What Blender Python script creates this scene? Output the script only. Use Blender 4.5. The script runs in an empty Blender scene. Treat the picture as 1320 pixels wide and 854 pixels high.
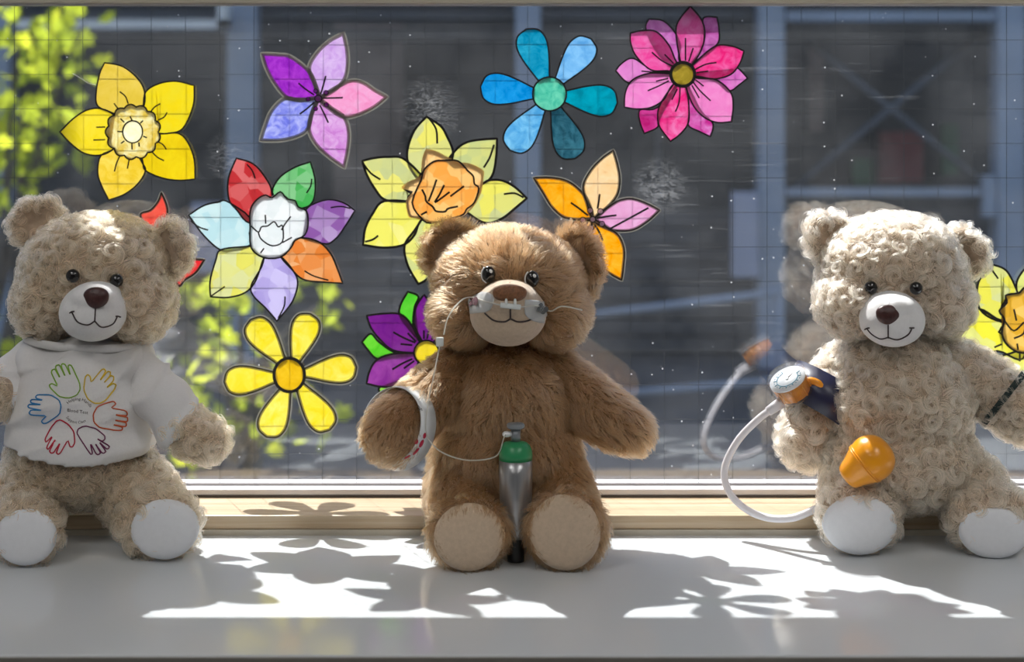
import bpy, bmesh, math, random
import numpy as np
from mathutils import Vector, Matrix
from mathutils.bvhtree import BVHTree

random.seed(7)
RNG = np.random.default_rng(11)
scene = bpy.context.scene
COL = scene.collection

# ------------------------------------------------------------------ camera, sky, sun, exposure
SZ = 0.80                  # height of the sill top above the floor
F = 1900.0                 # focal length in pixels of the 1320 px wide frame
CH = 0.435                 # camera height above the sill
HX, HY = 660.0, 120.0      # principal column, horizon row
cam_d = bpy.data.cameras.new('camera')
cam = bpy.data.objects.new('camera', cam_d)
COL.objects.link(cam)
cam.location = (0, 0, SZ + CH)
cam.rotation_euler = (math.radians(90), 0, 0)
cam_d.sensor_width = 36
cam_d.lens = F * 36 / 1320
cam_d.shift_y = -(427 - HY) / 1320
cam_d.clip_start = 0.02
cam_d.dof.use_dof = True
cam_d.dof.focus_distance = 1.42
cam_d.dof.aperture_fstop = 4.6
scene.camera = cam

SUN = Vector((0.133, -0.279, -0.442)).normalized()     # the way the light travels
world = bpy.data.worlds.new('world')
scene.world = world
world.use_nodes = True
wn = world.node_tree.nodes
sky = wn.new('ShaderNodeTexSky')
sky.sky_type = 'NISHITA'
sky.sun_disc = False
sky.sun_elevation = math.radians(55)
sky.sun_rotation = math.atan2(-SUN.x, -SUN.y)
sky.air_density = 1.0
sky.dust_density = 2.0
wn['Background'].inputs[1].default_value = 0.35
world.node_tree.links.new(sky.outputs[0], wn['Background'].inputs[0])
sun_d = bpy.data.lights.new('sun', 'SUN')
sun_d.energy = 10.4
sun_d.color = (1.0, 0.97, 0.92)
sun_d.angle = math.radians(0.6)
sun = bpy.data.objects.new('sun', sun_d)
COL.objects.link(sun)
sun.location = (-2, 6, 8)
sun.rotation_euler = SUN.to_track_quat('-Z', 'Y').to_euler()
FILL = 6.0                 # radiance of the fill panels added to the ceiling

vs = scene.view_settings
vs.view_transform = 'Standard'
vs.look = 'None'
vs.exposure = 0.32
vs.gamma = 1.0
vs.use_curve_mapping = False
scene.cycles.transparent_max_bounces = 32
scene.cycles.max_bounces = 10
scene.cycles.sample_clamp_indirect = 6.0


def P(x, y, d):
    """the point that stands at depth d on the line of sight of pixel (x, y)"""
    return Vector(((x - HX) / F * d, d, SZ + CH - (y - HY) / F * d))


def S(px, d):
    return px * d / F


def ray(x, y):
    return Vector((0, 0, SZ + CH)), Vector(((x - HX) / F, 1, -(y - HY) / F)).normalized()


# ------------------------------------------------------------------ scene helpers
def thing(name, label, cat, loc=(0, 0, 0), group=None):
    o = bpy.data.objects.new(name, None)
    o.empty_display_size = 0.02
    o.location = loc
    COL.objects.link(o)
    o['label'] = label
    o['category'] = cat
    if group:
        o['group'] = group
    return o


def attach(o, parent):
    if parent is not None:
        off = Vector(parent.location)
        q = parent.parent
        while q is not None:
            off += Vector(q.location)
            q = q.parent
        o.parent = parent
        o.location = Vector(o.location) - off
    return o


def obj(name, me, m=None, parent=None, kind=None, smooth=True, label=None):
    o = bpy.data.objects.new(name, me)
    COL.objects.link(o)
    if m is not None and len(me.materials) == 0:
        me.materials.append(m)
    if smooth and hasattr(me, 'shade_smooth'):
        me.shade_smooth()
    attach(o, parent)
    if kind:
        o['kind'] = kind
    if label:
        o['label'] = label
    return o


def pydata(verts, faces, name='mesh'):
    me = bpy.data.meshes.new(name)
    me.from_pydata([tuple(v) for v in verts], [], faces)
    me.update()
    return me


def to_mesh(bm, name='mesh'):
    me = bpy.data.meshes.new(name)
    bm.normal_update()
    bm.to_mesh(me)
    bm.free()
    return me


def box_bm(bm, x0, x1, y0, y1, z0, z1, bev=0.0):
    r = bmesh.ops.create_cube(bm, size=1)
    vv = r['verts']
    for v in vv:
        v.co = Vector((x0 + (v.co.x + .5) * (x1 - x0), y0 + (v.co.y + .5) * (y1 - y0), z0 + (v.co.z + .5) * (z1 - z0)))
    if bev > 0:
        es = list({e for v in vv for e in v.link_edges})
        bmesh.ops.bevel(bm, geom=es, offset=bev, segments=2, affect='EDGES', profile=0.5)


def box(name, x0, x1, y0, y1, z0, z1, m, parent=None, bev=0.0, kind=None, label=None):
    bm = bmesh.new()
    box_bm(bm, x0, x1, y0, y1, z0, z1, bev)
    return obj(name, to_mesh(bm, name), m, parent, kind, smooth=False, label=label)


def catmull(pts, n=8, closed=False):
    pts = [Vector(p) for p in pts]
    out = []
    N = len(pts)
    segs = N if closed else N - 1
    for i in range(segs):
        if closed:
            p0, p1, p2, p3 = pts[(i - 1) % N], pts[i], pts[(i + 1) % N], pts[(i + 2) % N]
        else:
            p0 = pts[max(i - 1, 0)]
            p1, p2 = pts[i], pts[i + 1]
            p3 = pts[min(i + 2, N - 1)]
        for k in range(n):
            t = k / n
            out.append(0.5 * ((2 * p1) + (p2 - p0) * t + (2 * p0 - 5 * p1 + 4 * p2 - p3) * t * t + (3 * p1 - p0 - 3 * p2 + p3) * t ** 3))
    if not closed:
        out.append(pts[-1])
    return out


def tube_mesh(pts, r, seg=10, caps=True, closed=False):
    """a round tube along pts; r is a number or a list"""
    pts = [Vector(p) for p in pts]
    n = len(pts)
    rr = r if isinstance(r, (list, tuple)) else [r] * n
    verts, faces = [], []
    up = Vector((0.3, 0.2, 1)).normalized()
    prev = None
    for i, p in enumerate(pts):
        if closed:
            t = pts[(i + 1) % n] - pts[i - 1]
        else:
            t = pts[min(i + 1, n - 1)] - pts[max(i - 1, 0)]
        t.normalize()
        if prev is None:
            a = t.cross(up)
            if a.length < 1e-3:
                a = t.cross(Vector((1, 0, 0)))
        else:
            a = prev - t * prev.dot(t)
        a.normalize()
        prev = a
        b = t.cross(a)
        for k in range(seg):
            w = 2 * math.pi * k / seg
            verts.append(p + (a * math.cos(w) + b * math.sin(w)) * rr[i])
    m = n if closed else n - 1
    for i in range(m):
        for k in range(seg):
            a0 = i * seg + k
            a1 = i * seg + (k + 1) % seg
            b0 = ((i + 1) % n) * seg + k
            b1 = ((i + 1) % n) * seg + (k + 1) % seg
            faces.append((a0, a1, b1, b0))
    if caps and not closed:
        faces.append(tuple(range(seg - 1, -1, -1)))
        faces.append(tuple((n - 1) * seg + k for k in range(seg)))
    return pydata(verts, faces)


def lathe_mesh(prof, origin, axis, seg=40):
    """prof: (radius, height) pairs turned about axis from origin"""
    axis = Vector(axis).normalized()
    q = axis.to_track_quat('Z', 'Y').to_matrix()
    verts, faces = [], []
    for (r, h) in prof:
        for k in range(seg):
            w = 2 * math.pi * k / seg
            verts.append(Vector(origin) + q @ Vector((r * math.cos(w), r * math.sin(w), h)))
    for i in range(len(prof) - 1):
        for k in range(seg):
            faces.append((i * seg + k, i * seg + (k + 1) % seg, (i + 1) * seg + (k + 1) % seg, (i + 1) * seg + k))
    faces.append(tuple(range(seg - 1, -1, -1)))
    faces.append(tuple((len(prof) - 1) * seg + k for k in range(seg)))
    me = pydata(verts, faces)
    return me


def ellipsoid_bm(bm, c, r, rot=None, u=24, v=14):
    m = Matrix.Translation(Vector(c))
    if rot is not None:
        m = m @ rot.to_4x4()
    m = m @ Matrix.Diagonal((r[0], r[1], r[2], 1))
    bmesh.ops.create_uvsphere(bm, u_segments=u, v_segments=v, radius=1, matrix=m)


def remesh(bm, voxel=0.0035, smooth=8):
    me = to_mesh(bm, 'tmp')
    o = bpy.data.objects.new('tmp', me)
    COL.objects.link(o)
    md = o.modifiers.new('r', 'REMESH')
    md.mode = 'VOXEL'
    md.voxel_size = voxel
    ms = o.modifiers.new('s', 'SMOOTH')
    ms.factor = 0.5
    ms.iterations = smooth
    dg = bpy.context.evaluated_depsgraph_get()
    out = bpy.data.meshes.new_from_object(o.evaluated_get(dg))
    bpy.data.objects.remove(o)
    bpy.data.meshes.remove(me)
    return out


def bvh_of(me):
    return BVHTree.FromPolygons([v.co.copy() for v in me.vertices], [tuple(p.vertices) for p in me.polygons])


def hit(bvh, x, y):
    o, d = ray(x, y)
    loc, nor, idx, dist = bvh.ray_cast(o, d)
    return loc, nor


# ------------------------------------------------------------------ materials
def srgb(r, g, b):
    f = lambda c: (c / 255 / 12.92) if c / 255 <= 0.04045 else ((c / 255 + 0.055) / 1.055) ** 2.4
    return (f(r), f(g), f(b), 1)


def new_mat(name):
    m = bpy.data.materials.new(name)
    m.use_nodes = True
    nt = m.node_tree
    return m, nt, nt.nodes['Principled BSDF']


def ramp(nt, fac, stops):
    n = nt.nodes.new('ShaderNodeValToRGB')
    e = n.color_ramp.elements
    while len(e) < len(stops):
        e.new(0.5)
    for i, (p, c) in enumerate(stops):
        e[i].position = p
        e[i].color = c if len(c) == 4 else (*c, 1)
    nt.links.new(fac, n.inputs[0])
    return n.outputs[0]


def noise(nt, scale, detail=3, rough=0.5, stretch=None, dist=0.0):
    tc = nt.nodes.new('ShaderNodeTexCoord')
    mp = nt.nodes.new('ShaderNodeMapping')
    if stretch:
        mp.inputs['Scale'].default_value = stretch
    n = nt.nodes.new('ShaderNodeTexNoise')
    n.inputs['Scale'].default_value = scale
    n.inputs['Detail'].default_value = detail
    n.inputs['Roughness'].default_value = rough
    n.inputs['Distortion'].default_value = dist
    nt.links.new(tc.outputs['Object'], mp.inputs[0])
    nt.links.new(mp.outputs[0], n.inputs['Vector'])
    return n.outputs['Fac']


def plain(name, col, rough=0.5, var=0.12, scale=30, bump=0.0, metal=0.0, spec=0.5, stretch=None, coat=0.0, sheen=0.0):
    m, nt, b = new_mat(name)
    f = noise(nt, scale, 4, 0.55, stretch)
    dark = tuple(c * (1 - var) for c in col[:3]) + (1,)
    lite = tuple(min(1, c * (1 + var)) for c in col[:3]) + (1,)
    nt.links.new(ramp(nt, f, [(0.3, dark), (0.7, lite)]), b.inputs['Base Color'])
    b.inputs['Roughness'].default_value = rough
    b.inputs['Metallic'].default_value = metal
    b.inputs['Specular IOR Level'].default_value = spec
    b.inputs['Coat Weight'].default_value = coat
    b.inputs['Sheen Weight'].default_value = sheen
    if bump:
        bp = nt.nodes.new('ShaderNodeBump')
        bp.inputs['Strength'].default_value = bump
        bp.inputs['Distance'].default_value = 0.002
        nt.links.new(f, bp.inputs['Height'])
        nt.links.new(bp.outputs[0], b.inputs['Normal'])
    return m


def clear_plastic(name, tint=(1, 1, 1, 1), f0=0.05, body=0.0, body_col=(1, 1, 1, 1), rough=0.02):
    """thin clear sheet: light passes straight, a Fresnel share is mirrored; body = share of milky scatter"""
    m, nt, b = new_mat(name)
    nt.nodes.remove(b)
    L = nt.links
    out = nt.nodes['Material Output']
    tr = nt.nodes.new('ShaderNodeBsdfTransparent')
    tr.inputs[0].default_value = tint
    gl = nt.nodes.new('ShaderNodeBsdfGlossy')
    gl.inputs['Roughness'].default_value = rough
    ge = nt.nodes.new('ShaderNodeNewGeometry')
    dp = nt.nodes.new('ShaderNodeVectorMath'); dp.operation = 'DOT_PRODUCT'
    L.new(ge.outputs['Normal'], dp.inputs[0]); L.new(ge.outputs['Incoming'], dp.inputs[1])
    ab = nt.nodes.new('ShaderNodeMath'); ab.operation = 'ABSOLUTE'; L.new(dp.outputs['Value'], ab.inputs[0])
    om = nt.nodes.new('ShaderNodeMath'); om.operation = 'SUBTRACT'; om.inputs[0].default_value = 1; om.use_clamp = True; L.new(ab.outputs[0], om.inputs[1])
    pw = nt.nodes.new('ShaderNodeMath'); pw.operation = 'POWER'; pw.inputs[1].default_value = 5; L.new(om.outputs[0], pw.inputs[0])
    ma = nt.nodes.new('ShaderNodeMath'); ma.operation = 'MULTIPLY_ADD'; ma.inputs[1].default_value = 1 - f0; ma.inputs[2].default_value = f0; L.new(pw.outputs[0], ma.inputs[0])
    mx = nt.nodes.new('ShaderNodeMixShader')
    L.new(ma.outputs[0], mx.inputs[0]); L.new(tr.outputs[0], mx.inputs[1]); L.new(gl.outputs[0], mx.inputs[2])
    last = mx.outputs[0]
    if body > 0:
        df = nt.nodes.new('ShaderNodeBsdfDiffuse'); df.inputs[0].default_value = body_col
        tl = nt.nodes.new('ShaderNodeBsdfTranslucent'); tl.inputs[0].default_value = body_col
        m1 = nt.nodes.new('ShaderNodeMixShader'); m1.inputs[0].default_value = 0.5
        L.new(df.outputs[0], m1.inputs[1]); L.new(tl.outputs[0], m1.inputs[2])
        m2 = nt.nodes.new('ShaderNodeMixShader'); m2.inputs[0].default_value = body
        L.new(last, m2.inputs[1]); L.new(m1.outputs[0], m2.inputs[2])
        last = m2.outputs[0]
    L.new(last, out.inputs[0])
    return m


def window_glass():
    m = clear_plastic('wired_glass', (0.955, 0.97, 0.98, 1), 0.19)
    nt = m.node_tree
    L = nt.links
    out = nt.nodes['Material Output']
    clean = out.inputs[0].links[0].from_socket
    tc = nt.nodes.new('ShaderNodeTexCoord')

    def mth(op, a, b=None, clamp=False):
        n = nt.nodes.new('ShaderNodeMath'); n.operation = op; n.use_clamp = clamp
        for i, v in enumerate((a, b)):
            if v is None:
                continue
            if isinstance(v, (int, float)):
                n.inputs[i].default_value = v
            else:
                L.new(v, n.inputs[i])
        return n.outputs[0]
    # dust specks
    vo = nt.nodes.new('ShaderNodeTexVoronoi'); vo.inputs['Scale'].default_value = 95; L.new(tc.outputs['Object'], vo.inputs['Vector'])
    speck = mth('LESS_THAN', vo.outputs['Distance'], 0.085)
    pick = nt.nodes.new('ShaderNodeSeparateColor'); L.new(vo.outputs['Color'], pick.inputs[0])
    speck = mth('MULTIPLY', speck, mth('GREATER_THAN', pick.outputs[0], 0.80))
    speck = mth('MULTIPLY', speck, 0.42)
    # fine film of dirt, in patches, and diagonal wiping streaks
    film = ramp(nt, noise(nt, 9, 5, 0.6), [(0.35, (0.004,) * 3), (0.75, (0.030,) * 3)])
    mp = nt.nodes.new('ShaderNodeMapping'); mp.inputs['Rotation'].default_value = (0, math.radians(25), 0); mp.inputs['Scale'].default_value = (14, 14, 260)
    L.new(tc.outputs['Object'], mp.inputs[0])
    sn = nt.nodes.new('ShaderNodeTexNoise'); sn.inputs['Scale'].default_value = 1.0; sn.inputs['Detail'].default_value = 3; L.new(mp.outputs[0], sn.inputs['Vector'])
    streak = ramp(nt, sn.outputs['Fac'], [(0.62, (0, 0, 0)), (0.72, (0.028,) * 3)])
    patch = ramp(nt, noise(nt, 5, 2, 0.5), [(0.5, (0, 0, 0)), (0.62, (1, 1, 1))])
    streak = mth('MULTIPLY', streak, patch)
    tot = mth('ADD', mth('ADD', speck, film), streak)
    # two smeared finger marks
    for (x, y, rad, k) in ((555, 143, 48, 0.15), (850, 243, 42, 0.20), (300, 205, 40, 0.10), (520, 425, 55, 0.10)):
        c = P(x, y, 1.54)
        ds = nt.nodes.new('ShaderNodeVectorMath'); ds.operation = 'DISTANCE'
        L.new(tc.outputs['Object'], ds.inputs[0]); ds.inputs[1].default_value = c
        fall = mth('SUBTRACT', 1.0, mth('DIVIDE', ds.outputs['Value'], S(rad, 1.54)), True)
        sm = ramp(nt, noise(nt, 120, 4, 0.7, (1, 1, 2.2), 1.5), [(0.47, (0, 0, 0)), (0.66, (1, 1, 1))])
        tot = mth('ADD', tot, mth('MULTIPLY', mth('MULTIPLY', fall, sm), k))
    tl = nt.nodes.new('ShaderNodeBsdfTranslucent'); tl.inputs[0].default_value = (0.9, 0.92, 0.95, 1)
    df = nt.nodes.new('ShaderNodeBsdfDiffuse'); df.inputs[0].default_value = (0.85, 0.87, 0.9, 1)
    dm = nt.nodes.new('ShaderNodeMixShader'); dm.inputs[0].default_value = 0.45
    L.new(tl.outputs[0], dm.inputs[1]); L.new(df.outputs[0], dm.inputs[2])
    mx = nt.nodes.new('ShaderNodeMixShader')
    L.new(tot, mx.inputs[0]); L.new(clean, mx.inputs[1]); L.new(dm.outputs[0], mx.inputs[2])
    L.new(mx.outputs[0], out.inputs[0])
    return m


def petal_mat(name, c1, c2=None, scale=60, see=0.16, stretch=None, patchy=False):
    """felt-pen or tissue colour on clear film: scatters light through, lets a little pass straight"""
    c1 = srgb(*c1)
    c2 = srgb(*c2) if c2 else tuple(min(1, c * 1.5 + 0.06) for c in c1[:3]) + (1,)
    c1 = tuple(v ** 0.46 for v in c1[:3]) + (1,)
    c2 = tuple(v ** 0.46 for v in c2[:3]) + (1,)
    m, nt, b = new_mat(name)
    nt.nodes.remove(b)
    L = nt.links
    if patchy:
        tc = nt.nodes.new('ShaderNodeTexCoord')
        vo = nt.nodes.new('ShaderNodeTexVoronoi'); vo.inputs['Scale'].default_value = scale
        L.new(tc.outputs['Object'], vo.inputs['Vector'])
        sp = nt.nodes.new('ShaderNodeSeparateColor'); L.new(vo.outputs['Color'], sp.inputs[0])
        col = ramp(nt, sp.outputs[0], [(0.25, c1), (0.8, c2)])
    else:
        col = ramp(nt, noise(nt, scale, 5, 0.65, stretch, 0.9), [(0.36, c1), (0.66, c2)])
    tl = nt.nodes.new('ShaderNodeBsdfTranslucent'); L.new(col, tl.inputs[0])
    df = nt.nodes.new('ShaderNodeBsdfDiffuse'); L.new(col, df.inputs[0])
    tr = nt.nodes.new('ShaderNodeBsdfTransparent'); L.new(col, tr.inputs[0])
    a = nt.nodes.new('ShaderNodeMixShader'); a.inputs[0].default_value = 0.30
    L.new(tl.outputs[0], a.inputs[1]); L.new(df.outputs[0], a.inputs[2])
    c = nt.nodes.new('ShaderNodeMixShader'); c.inputs[0].default_value = see
    L.new(a.outputs[0], c.inputs[1]); L.new(tr.outputs[0], c.inputs[2])
    gl = nt.nodes.new('ShaderNodeBsdfGlossy'); gl.inputs['Roughness'].default_value = 0.15
    g = nt.nodes.new('ShaderNodeMixShader'); g.inputs[0].default_value = 0.03
    L.new(c.outputs[0], g.inputs[1]); L.new(gl.outputs[0], g.inputs[2])
    L.new(g.outputs[0], nt.nodes['Material Output'].inputs[0])
    return m


def hair_mat(name, col, dark, rough=0.42):
    m, nt, b = new_mat(name)
    nt.nodes.remove(b)
    hi = nt.nodes.new('ShaderNodeHairInfo')
    c = ramp(nt, hi.outputs['Random'], [(0.0, dark), (0.55, col), (1.0, tuple(min(1, v * 1.18) for v in col[:3]) + (1,))])
    h = nt.nodes.new('ShaderNodeBsdfHairPrincipled')
    h.parametrization = 'COLOR'
    nt.links.new(c, h.inputs['Color'])
    h.inputs['Roughness'].default_value = rough
    h.inputs['Radial Roughness'].default_value = 0.55
    nt.links.new(h.outputs[0], nt.nodes['Material Output'].inputs[0])
    return m


def wood(name, c1, c2):
    m, nt, b = new_mat(name)
    f = noise(nt, 3.0, 6, 0.65, (1.2, 40, 40), 0.6)
    f2 = noise(nt, 1.0, 3, 0.6, (6, 220, 220))
    mx = nt.nodes.new('ShaderNodeMath'); mx.operation = 'MULTIPLY_ADD'; mx.inputs[1].default_value = 0.35
    nt.links.new(f2, mx.inputs[0]); nt.links.new(f, mx.inputs[2])
    nt.links.new(ramp(nt, mx.outputs[0], [(0.45, c2), (0.85, c1)]), b.inputs['Base Color'])
    b.inputs['Roughness'].default_value = 0.38
    return m


def emit(name, col, k):
    m, nt, b = new_mat(name)
    b.inputs['Base Color'].default_value = (0.8, 0.8, 0.8, 1)
    b.inputs['Emission Color'].default_value = col
    b.inputs['Emission Strength'].default_value = k
    return m


M = {}
M['sill'] = plain('white_laminate', (0.61, 0.64, 0.665, 1), 0.12, 0.02, 4, spec=0.6)
M['paint'] = plain('wall_paint', (0.72, 0.72, 0.72, 1), 0.7, 0.03, 8)
M['beige'] = plain('beige_paint', (0.50, 0.46, 0.38, 1), 0.5, 0.05, 20)
M['metal_white'] = plain('white_enamel', (0.72, 0.71, 0.74, 1), 0.25, 0.03, 20)
M['gasket'] = plain('dark_gasket', (0.10, 0.085, 0.08, 1), 0.6)
M['wood'] = wood('pine_wood', srgb(200, 182, 155), srgb(170, 144, 110))
M['floor'] = plain('grey_vinyl', (0.12, 0.12, 0.125, 1), 0.5, 0.1, 12)
M['glass'] = window_glass()
M['wire'] = plain('glass_wire', (0.045, 0.05, 0.055, 1), 0.45, metal=0.4)
M['black'] = plain('black_ink', (0.012, 0.011, 0.012, 1), 0.5, 0.2, 60)
M['margin'] = clear_plastic('laminate_margin', (0.72, 0.71, 0.67, 1), 0.05, 0.40, (0.48, 0.47, 0.43, 1))
M['fill_lamp'] = emit('fill_panel', (1.0, 0.975, 0.94, 1), FILL)

# ------------------------------------------------------------------ the room
GY = 1.537                                     # inner face of the pane
RX = 2.2
fl = box('floor', -RX, RX, -2.3, 1.62, -0.05, 0.0, M['floor'], kind='structure')
box('ceiling', -RX, RX, -2.3, 1.62, 2.5, 2.56, M['paint'], kind='structure')
box('wall_left', -RX - 0.08, -RX, -2.3, 1.62, 0, 2.5, M['paint'], kind='structure')
box('wall_right', RX, RX + 0.08, -2.3, 1.62, 0, 2.5, M['paint'], kind='structure')
box('wall_back', -RX, RX, -2.38, -2.3, 0, 2.5, plain('dark_wall_paint', (0.10, 0.11, 0.125, 1), 0.7, 0.05, 8), kind='structure')
WX, WT = 0.78, SZ + 0.5276                      # half width and top of the pane
bm = bmesh.new()
box_bm(bm, -RX, RX, 1.152, 1.60, 0, SZ - 0.03)
box_bm(bm, -RX, RX, 1.50, 1.585, WT + 0.075, 2.5)
box_bm(bm, -RX, -WX - 0.05, 1.50, 1.60, SZ - 0.03, WT + 0.045)
box_bm(bm, WX + 0.05, RX, 1.50, 1.60, SZ - 0.03, WT + 0.045)
obj('wall_front', to_mesh(bm), M['beige'], None, 'structure', smooth=False)
box('trim_1', -RX, RX, 1.139, 1.56, SZ - 0.03, SZ, M['sill'], kind='structure', bev=0.0015)

box('trim_2', -RX, RX, 1.1365, 1.139, SZ - 0.03, SZ - 0.0012, plain('edge_band', (0.16, 0.15, 0.13, 1), 0.5, 0.05, 20), kind='structure')

win = bpy.data.objects.new('window_1', None)
COL.objects.link(win)
win.location = (0, 1.5, SZ)
win['kind'] = 'structure'
box('timber_ledge', -WX - .04, WX + .04, 1.450, 1.516, SZ + 0.0055, SZ + 0.0190, M['wood'], win, bev=0.001)
box('beige_strip', -WX - .04, WX + .04, 1.4475, 1.516, SZ, SZ + 0.0055, M['beige'], win)  # beige trim strip below the timber
box('gasket', -WX, WX, 1.5150, 1.5165, SZ + 0.019, SZ + 0.0215, M['gasket'], win)  # dark strip covers the gasket and its shadow line
box('bottom_rail', -WX, WX, 1.5160, 1.556, SZ + 0.0190, SZ + 0.0272, M['metal_white'], win, bev=0.0012)
box('glazing_bead', -WX, WX, 1.5300, 1.5366, SZ + 0.0272, SZ + 0.0282, M['gasket'], win)
box('top_rail', -WX, WX, 1.5160, 1.556, WT, WT + 0.075, M['beige'], win, bev=0.0012)
box('glazing_bead', -WX, WX, 1.5262, 1.5362, WT - 0.002, WT, M['metal_white'], win)
for s in (-1, 1):
    box('side_rail', min(s * WX, s * (WX + .05)), max(s * WX, s * (WX + .05)), 1.5160, 1.556, SZ + .019, WT + .045, M['metal_white'], win)
box('glass_pane', -WX, WX, GY, GY + 0.006, SZ + 0.0272, WT, M['glass'], win)
# wires cast into the pane
bm = bmesh.new()
yw = GY + 0.003
for k in range(-3, 34):
    xw = (18.6 + 44.1 * k - HX) / F * yw
    box_bm(bm, xw - 0.00022, xw + 0.00022, yw - 0.00022, yw + 0.00022, SZ + 0.0275, WT - 0.0005)
for k in range(-1, 13):
    zw = P(0, 51.5 + 44.5 * k, yw).z
    if SZ + 0.028 < zw < WT:
        box_bm(bm, -WX + 0.001, WX - 0.001, yw - 0.00022, yw + 0.00022, zw - 0.00022, zw + 0.00022)
obj('wire_grid', to_mesh(bm), M['wire'], win, smooth=False, label='fine square wire grid cast into the glass')

# unseen ceiling panels, added to fill the room side with light
k = 0
for (x, y, where) in ((-0.9, 0.15, 'near the left wall, closest to the window'), (0.9, 0.15, 'near the right wall, closest to the window'),
                      (-0.9, -1.35, 'near the left wall, far from the window'), (0.9, -1.35, 'near the right wall, far from the window')):
    t = thing('ceiling_fill', 'added square ceiling fill-light panel ' + where, 'fill_lamp', (x, y, 2.5), 'added ceiling fill panels')
    box('frame', x - .33, x + .33, y - .33, y + .33, 2.462, 2.5, M['metal_white'], t, bev=0.004)
    box('diffuser', x - .30, x + .30, y - .30, y + .30, 2.456, 2.462, M['fill_lamp'], t)

# ------------------------------------------------------------------ outside
M['ground'] = plain('asphalt', (0.05, 0.053, 0.06, 1), 0.8, 0.25, 3)
M['facade'] = plain('dark_cladding', (0.013, 0.016, 0.020, 1), 0.6, 0.3, 2.0)
M['steel'] = plain('grey_blue_steel', (0.22, 0.265, 0.33, 1), 0.5, 0.12, 3)
M['steel2'] = plain('dark_steel', (0.038, 0.043, 0.053, 1), 0.5, 0.2, 3)
M['pale'] = plain('pale_panel', (0.30, 0.32, 0.40, 1), 0.5, 0.06, 4)
M['white_out'] = plain('weathered_white', (0.62, 0.62, 0.60, 1), 0.5, 0.1, 6)
M['brick'] = plain('brown_render', (0.16, 0.12, 0.105, 1), 0.8, 0.25, 6)
M['red'] = plain('faded_red', (0.14, 0.035, 0.035, 1), 0.7, 0.3, 5)
M['grn'] = plain('faded_green', (0.03, 0.085, 0.04, 1), 0.7, 0.3, 5)
box('ground', -30, 30, 1.60, 40, -0.06, 0.0, M['ground'], kind='structure')
box('wall_outer', -1.9, -1.075, 2.78, 2.83, 0, 4.2, M['brick'], kind='structure')

BD = 6.6                                          # facade depth


def px_box(name, x0, x1, y0, y1, d, thick, m, parent, bev=0.0, label=None):
    a, b = P(x0, y0, d), P(x1, y1, d)
    return box(name, a.x, b.x, d, d + thick, max(b.z, 0.0), a.z, m, parent, bev, label=label)


bld = thing('building', 'dark open-fronted building with grey steel columns across the yard', 'building', (0, BD, 0))
box('back_wall', -5, 5.5, BD + 1.4, BD + 1.6, 0, 3.6, M['facade'], bld)
box('roof', -5, 5.5, BD - 0.25, BD + 1.6, 3.6, 3.8, M['steel2'], bld)
for (x0, x1) in ((-24, 12), (292, 330), (664, 697), (978, 1012), (1286, 1322), (1600, 1636)):
    px_box('column', x0, x1, -560, 700, BD, 0.12, M['steel'], bld, 0.008)
for (y0, y1, m_) in ((14, 24, 'steel2'), (38, 52, 'facade'), (-60, -8, 'steel2')):
    px_box('beam', -300, 1700, y0, y1, BD + .13, 0.14, M[m_], bld)
px_box('beam', 20, 292, 25, 37, BD - .14, 0.10, M['white_out'], bld, label='white painted beam')
px_box('bracket', 280, 292, 4, 36, BD - .14, 0.10, M['white_out'], bld)
px_box('rail', 1014, 1284, 243, 253, BD + .02, 0.05, M['steel'], bld)
px_box('rail', 1014, 1284, 14, 27, BD + .02, 0.05, M['steel'], bld)
px_box('bracket', 1268, 1284, 226, 280, BD, 0.06, M['steel'], bld)
for (a, b) in (((1020, 36), (1286, 252)), ((1022, 244), (1266, 42))):
    obj('brace', tube_mesh([P(*a, BD + 0.3), P(*b, BD + 0.3)], 0.016, 8), plain('brace_steel', (0.085, 0.10, 0.125, 1), 0.5, 0.15, 3), bld)
px_box('panel', 944, 978, 248, 358, BD - 0.03, 0.06, M['pale'], bld, 0.004)
px_box('panel', 246, 290, 262, 352, BD - 0.03, 0.06, M['pale'], bld, 0.004)
px_box('panel', 1045, 1062, 60, 170, BD + 1.2, 0.06, M['brick'], bld)
px_box('panel', 1135, 1190, 170, 235, BD + 1.2, 0.06, M['red'], bld)
px_box('panel', 1100, 1125, 205, 240, BD + 1.2, 0.06, M['grn'], bld)
px_box('panel', 1215, 1235, 160, 225, BD + 1.2, 0.06, M['grn'], bld)
px_box('panel', 430, 520, 30, 300, BD + 1.2, 0.06, M['brick'], bld)
px_box('mullion', 386, 392, -60, 480, BD + 0.5, 0.05, M['steel2'], bld)
px_box('mullion', 846, 852, -60, 480, BD + 0.5, 0.05, M['steel2'], bld)
# low slatted wall between the columns
z = 0.02
while z < 0.62:
    box('slat', -4.6, 5.2, BD + 0.30, BD + 0.34, z, z + 0.068, M['steel2'], bld)
    z += 0.085
hr = thing('handrail', 'pale sloping handrail in the yard in front of the dark building', 'handrail', tuple(P(860, 480, 5.8)))
hr.location.z = 0
obj('rail', tube_mesh([P(700, 414, 5.8), P(1010, 376, 5.8)], 0.016, 10), M['steel'], hr)
obj('rail', tube_mesh([P(700, 516, 5.8), P(820, 506, 5.8), P(1010, 490, 5.8)], 0.016, 10), M['steel'], hr)
for x in (702, 1004):
    a = P(x, 414 - (x - 700) * 0.1226, 5.8)
    obj('post', tube_mesh([Vector((a.x, a.y, 0)), a], 0.014, 8), M['steel'], hr)

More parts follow.
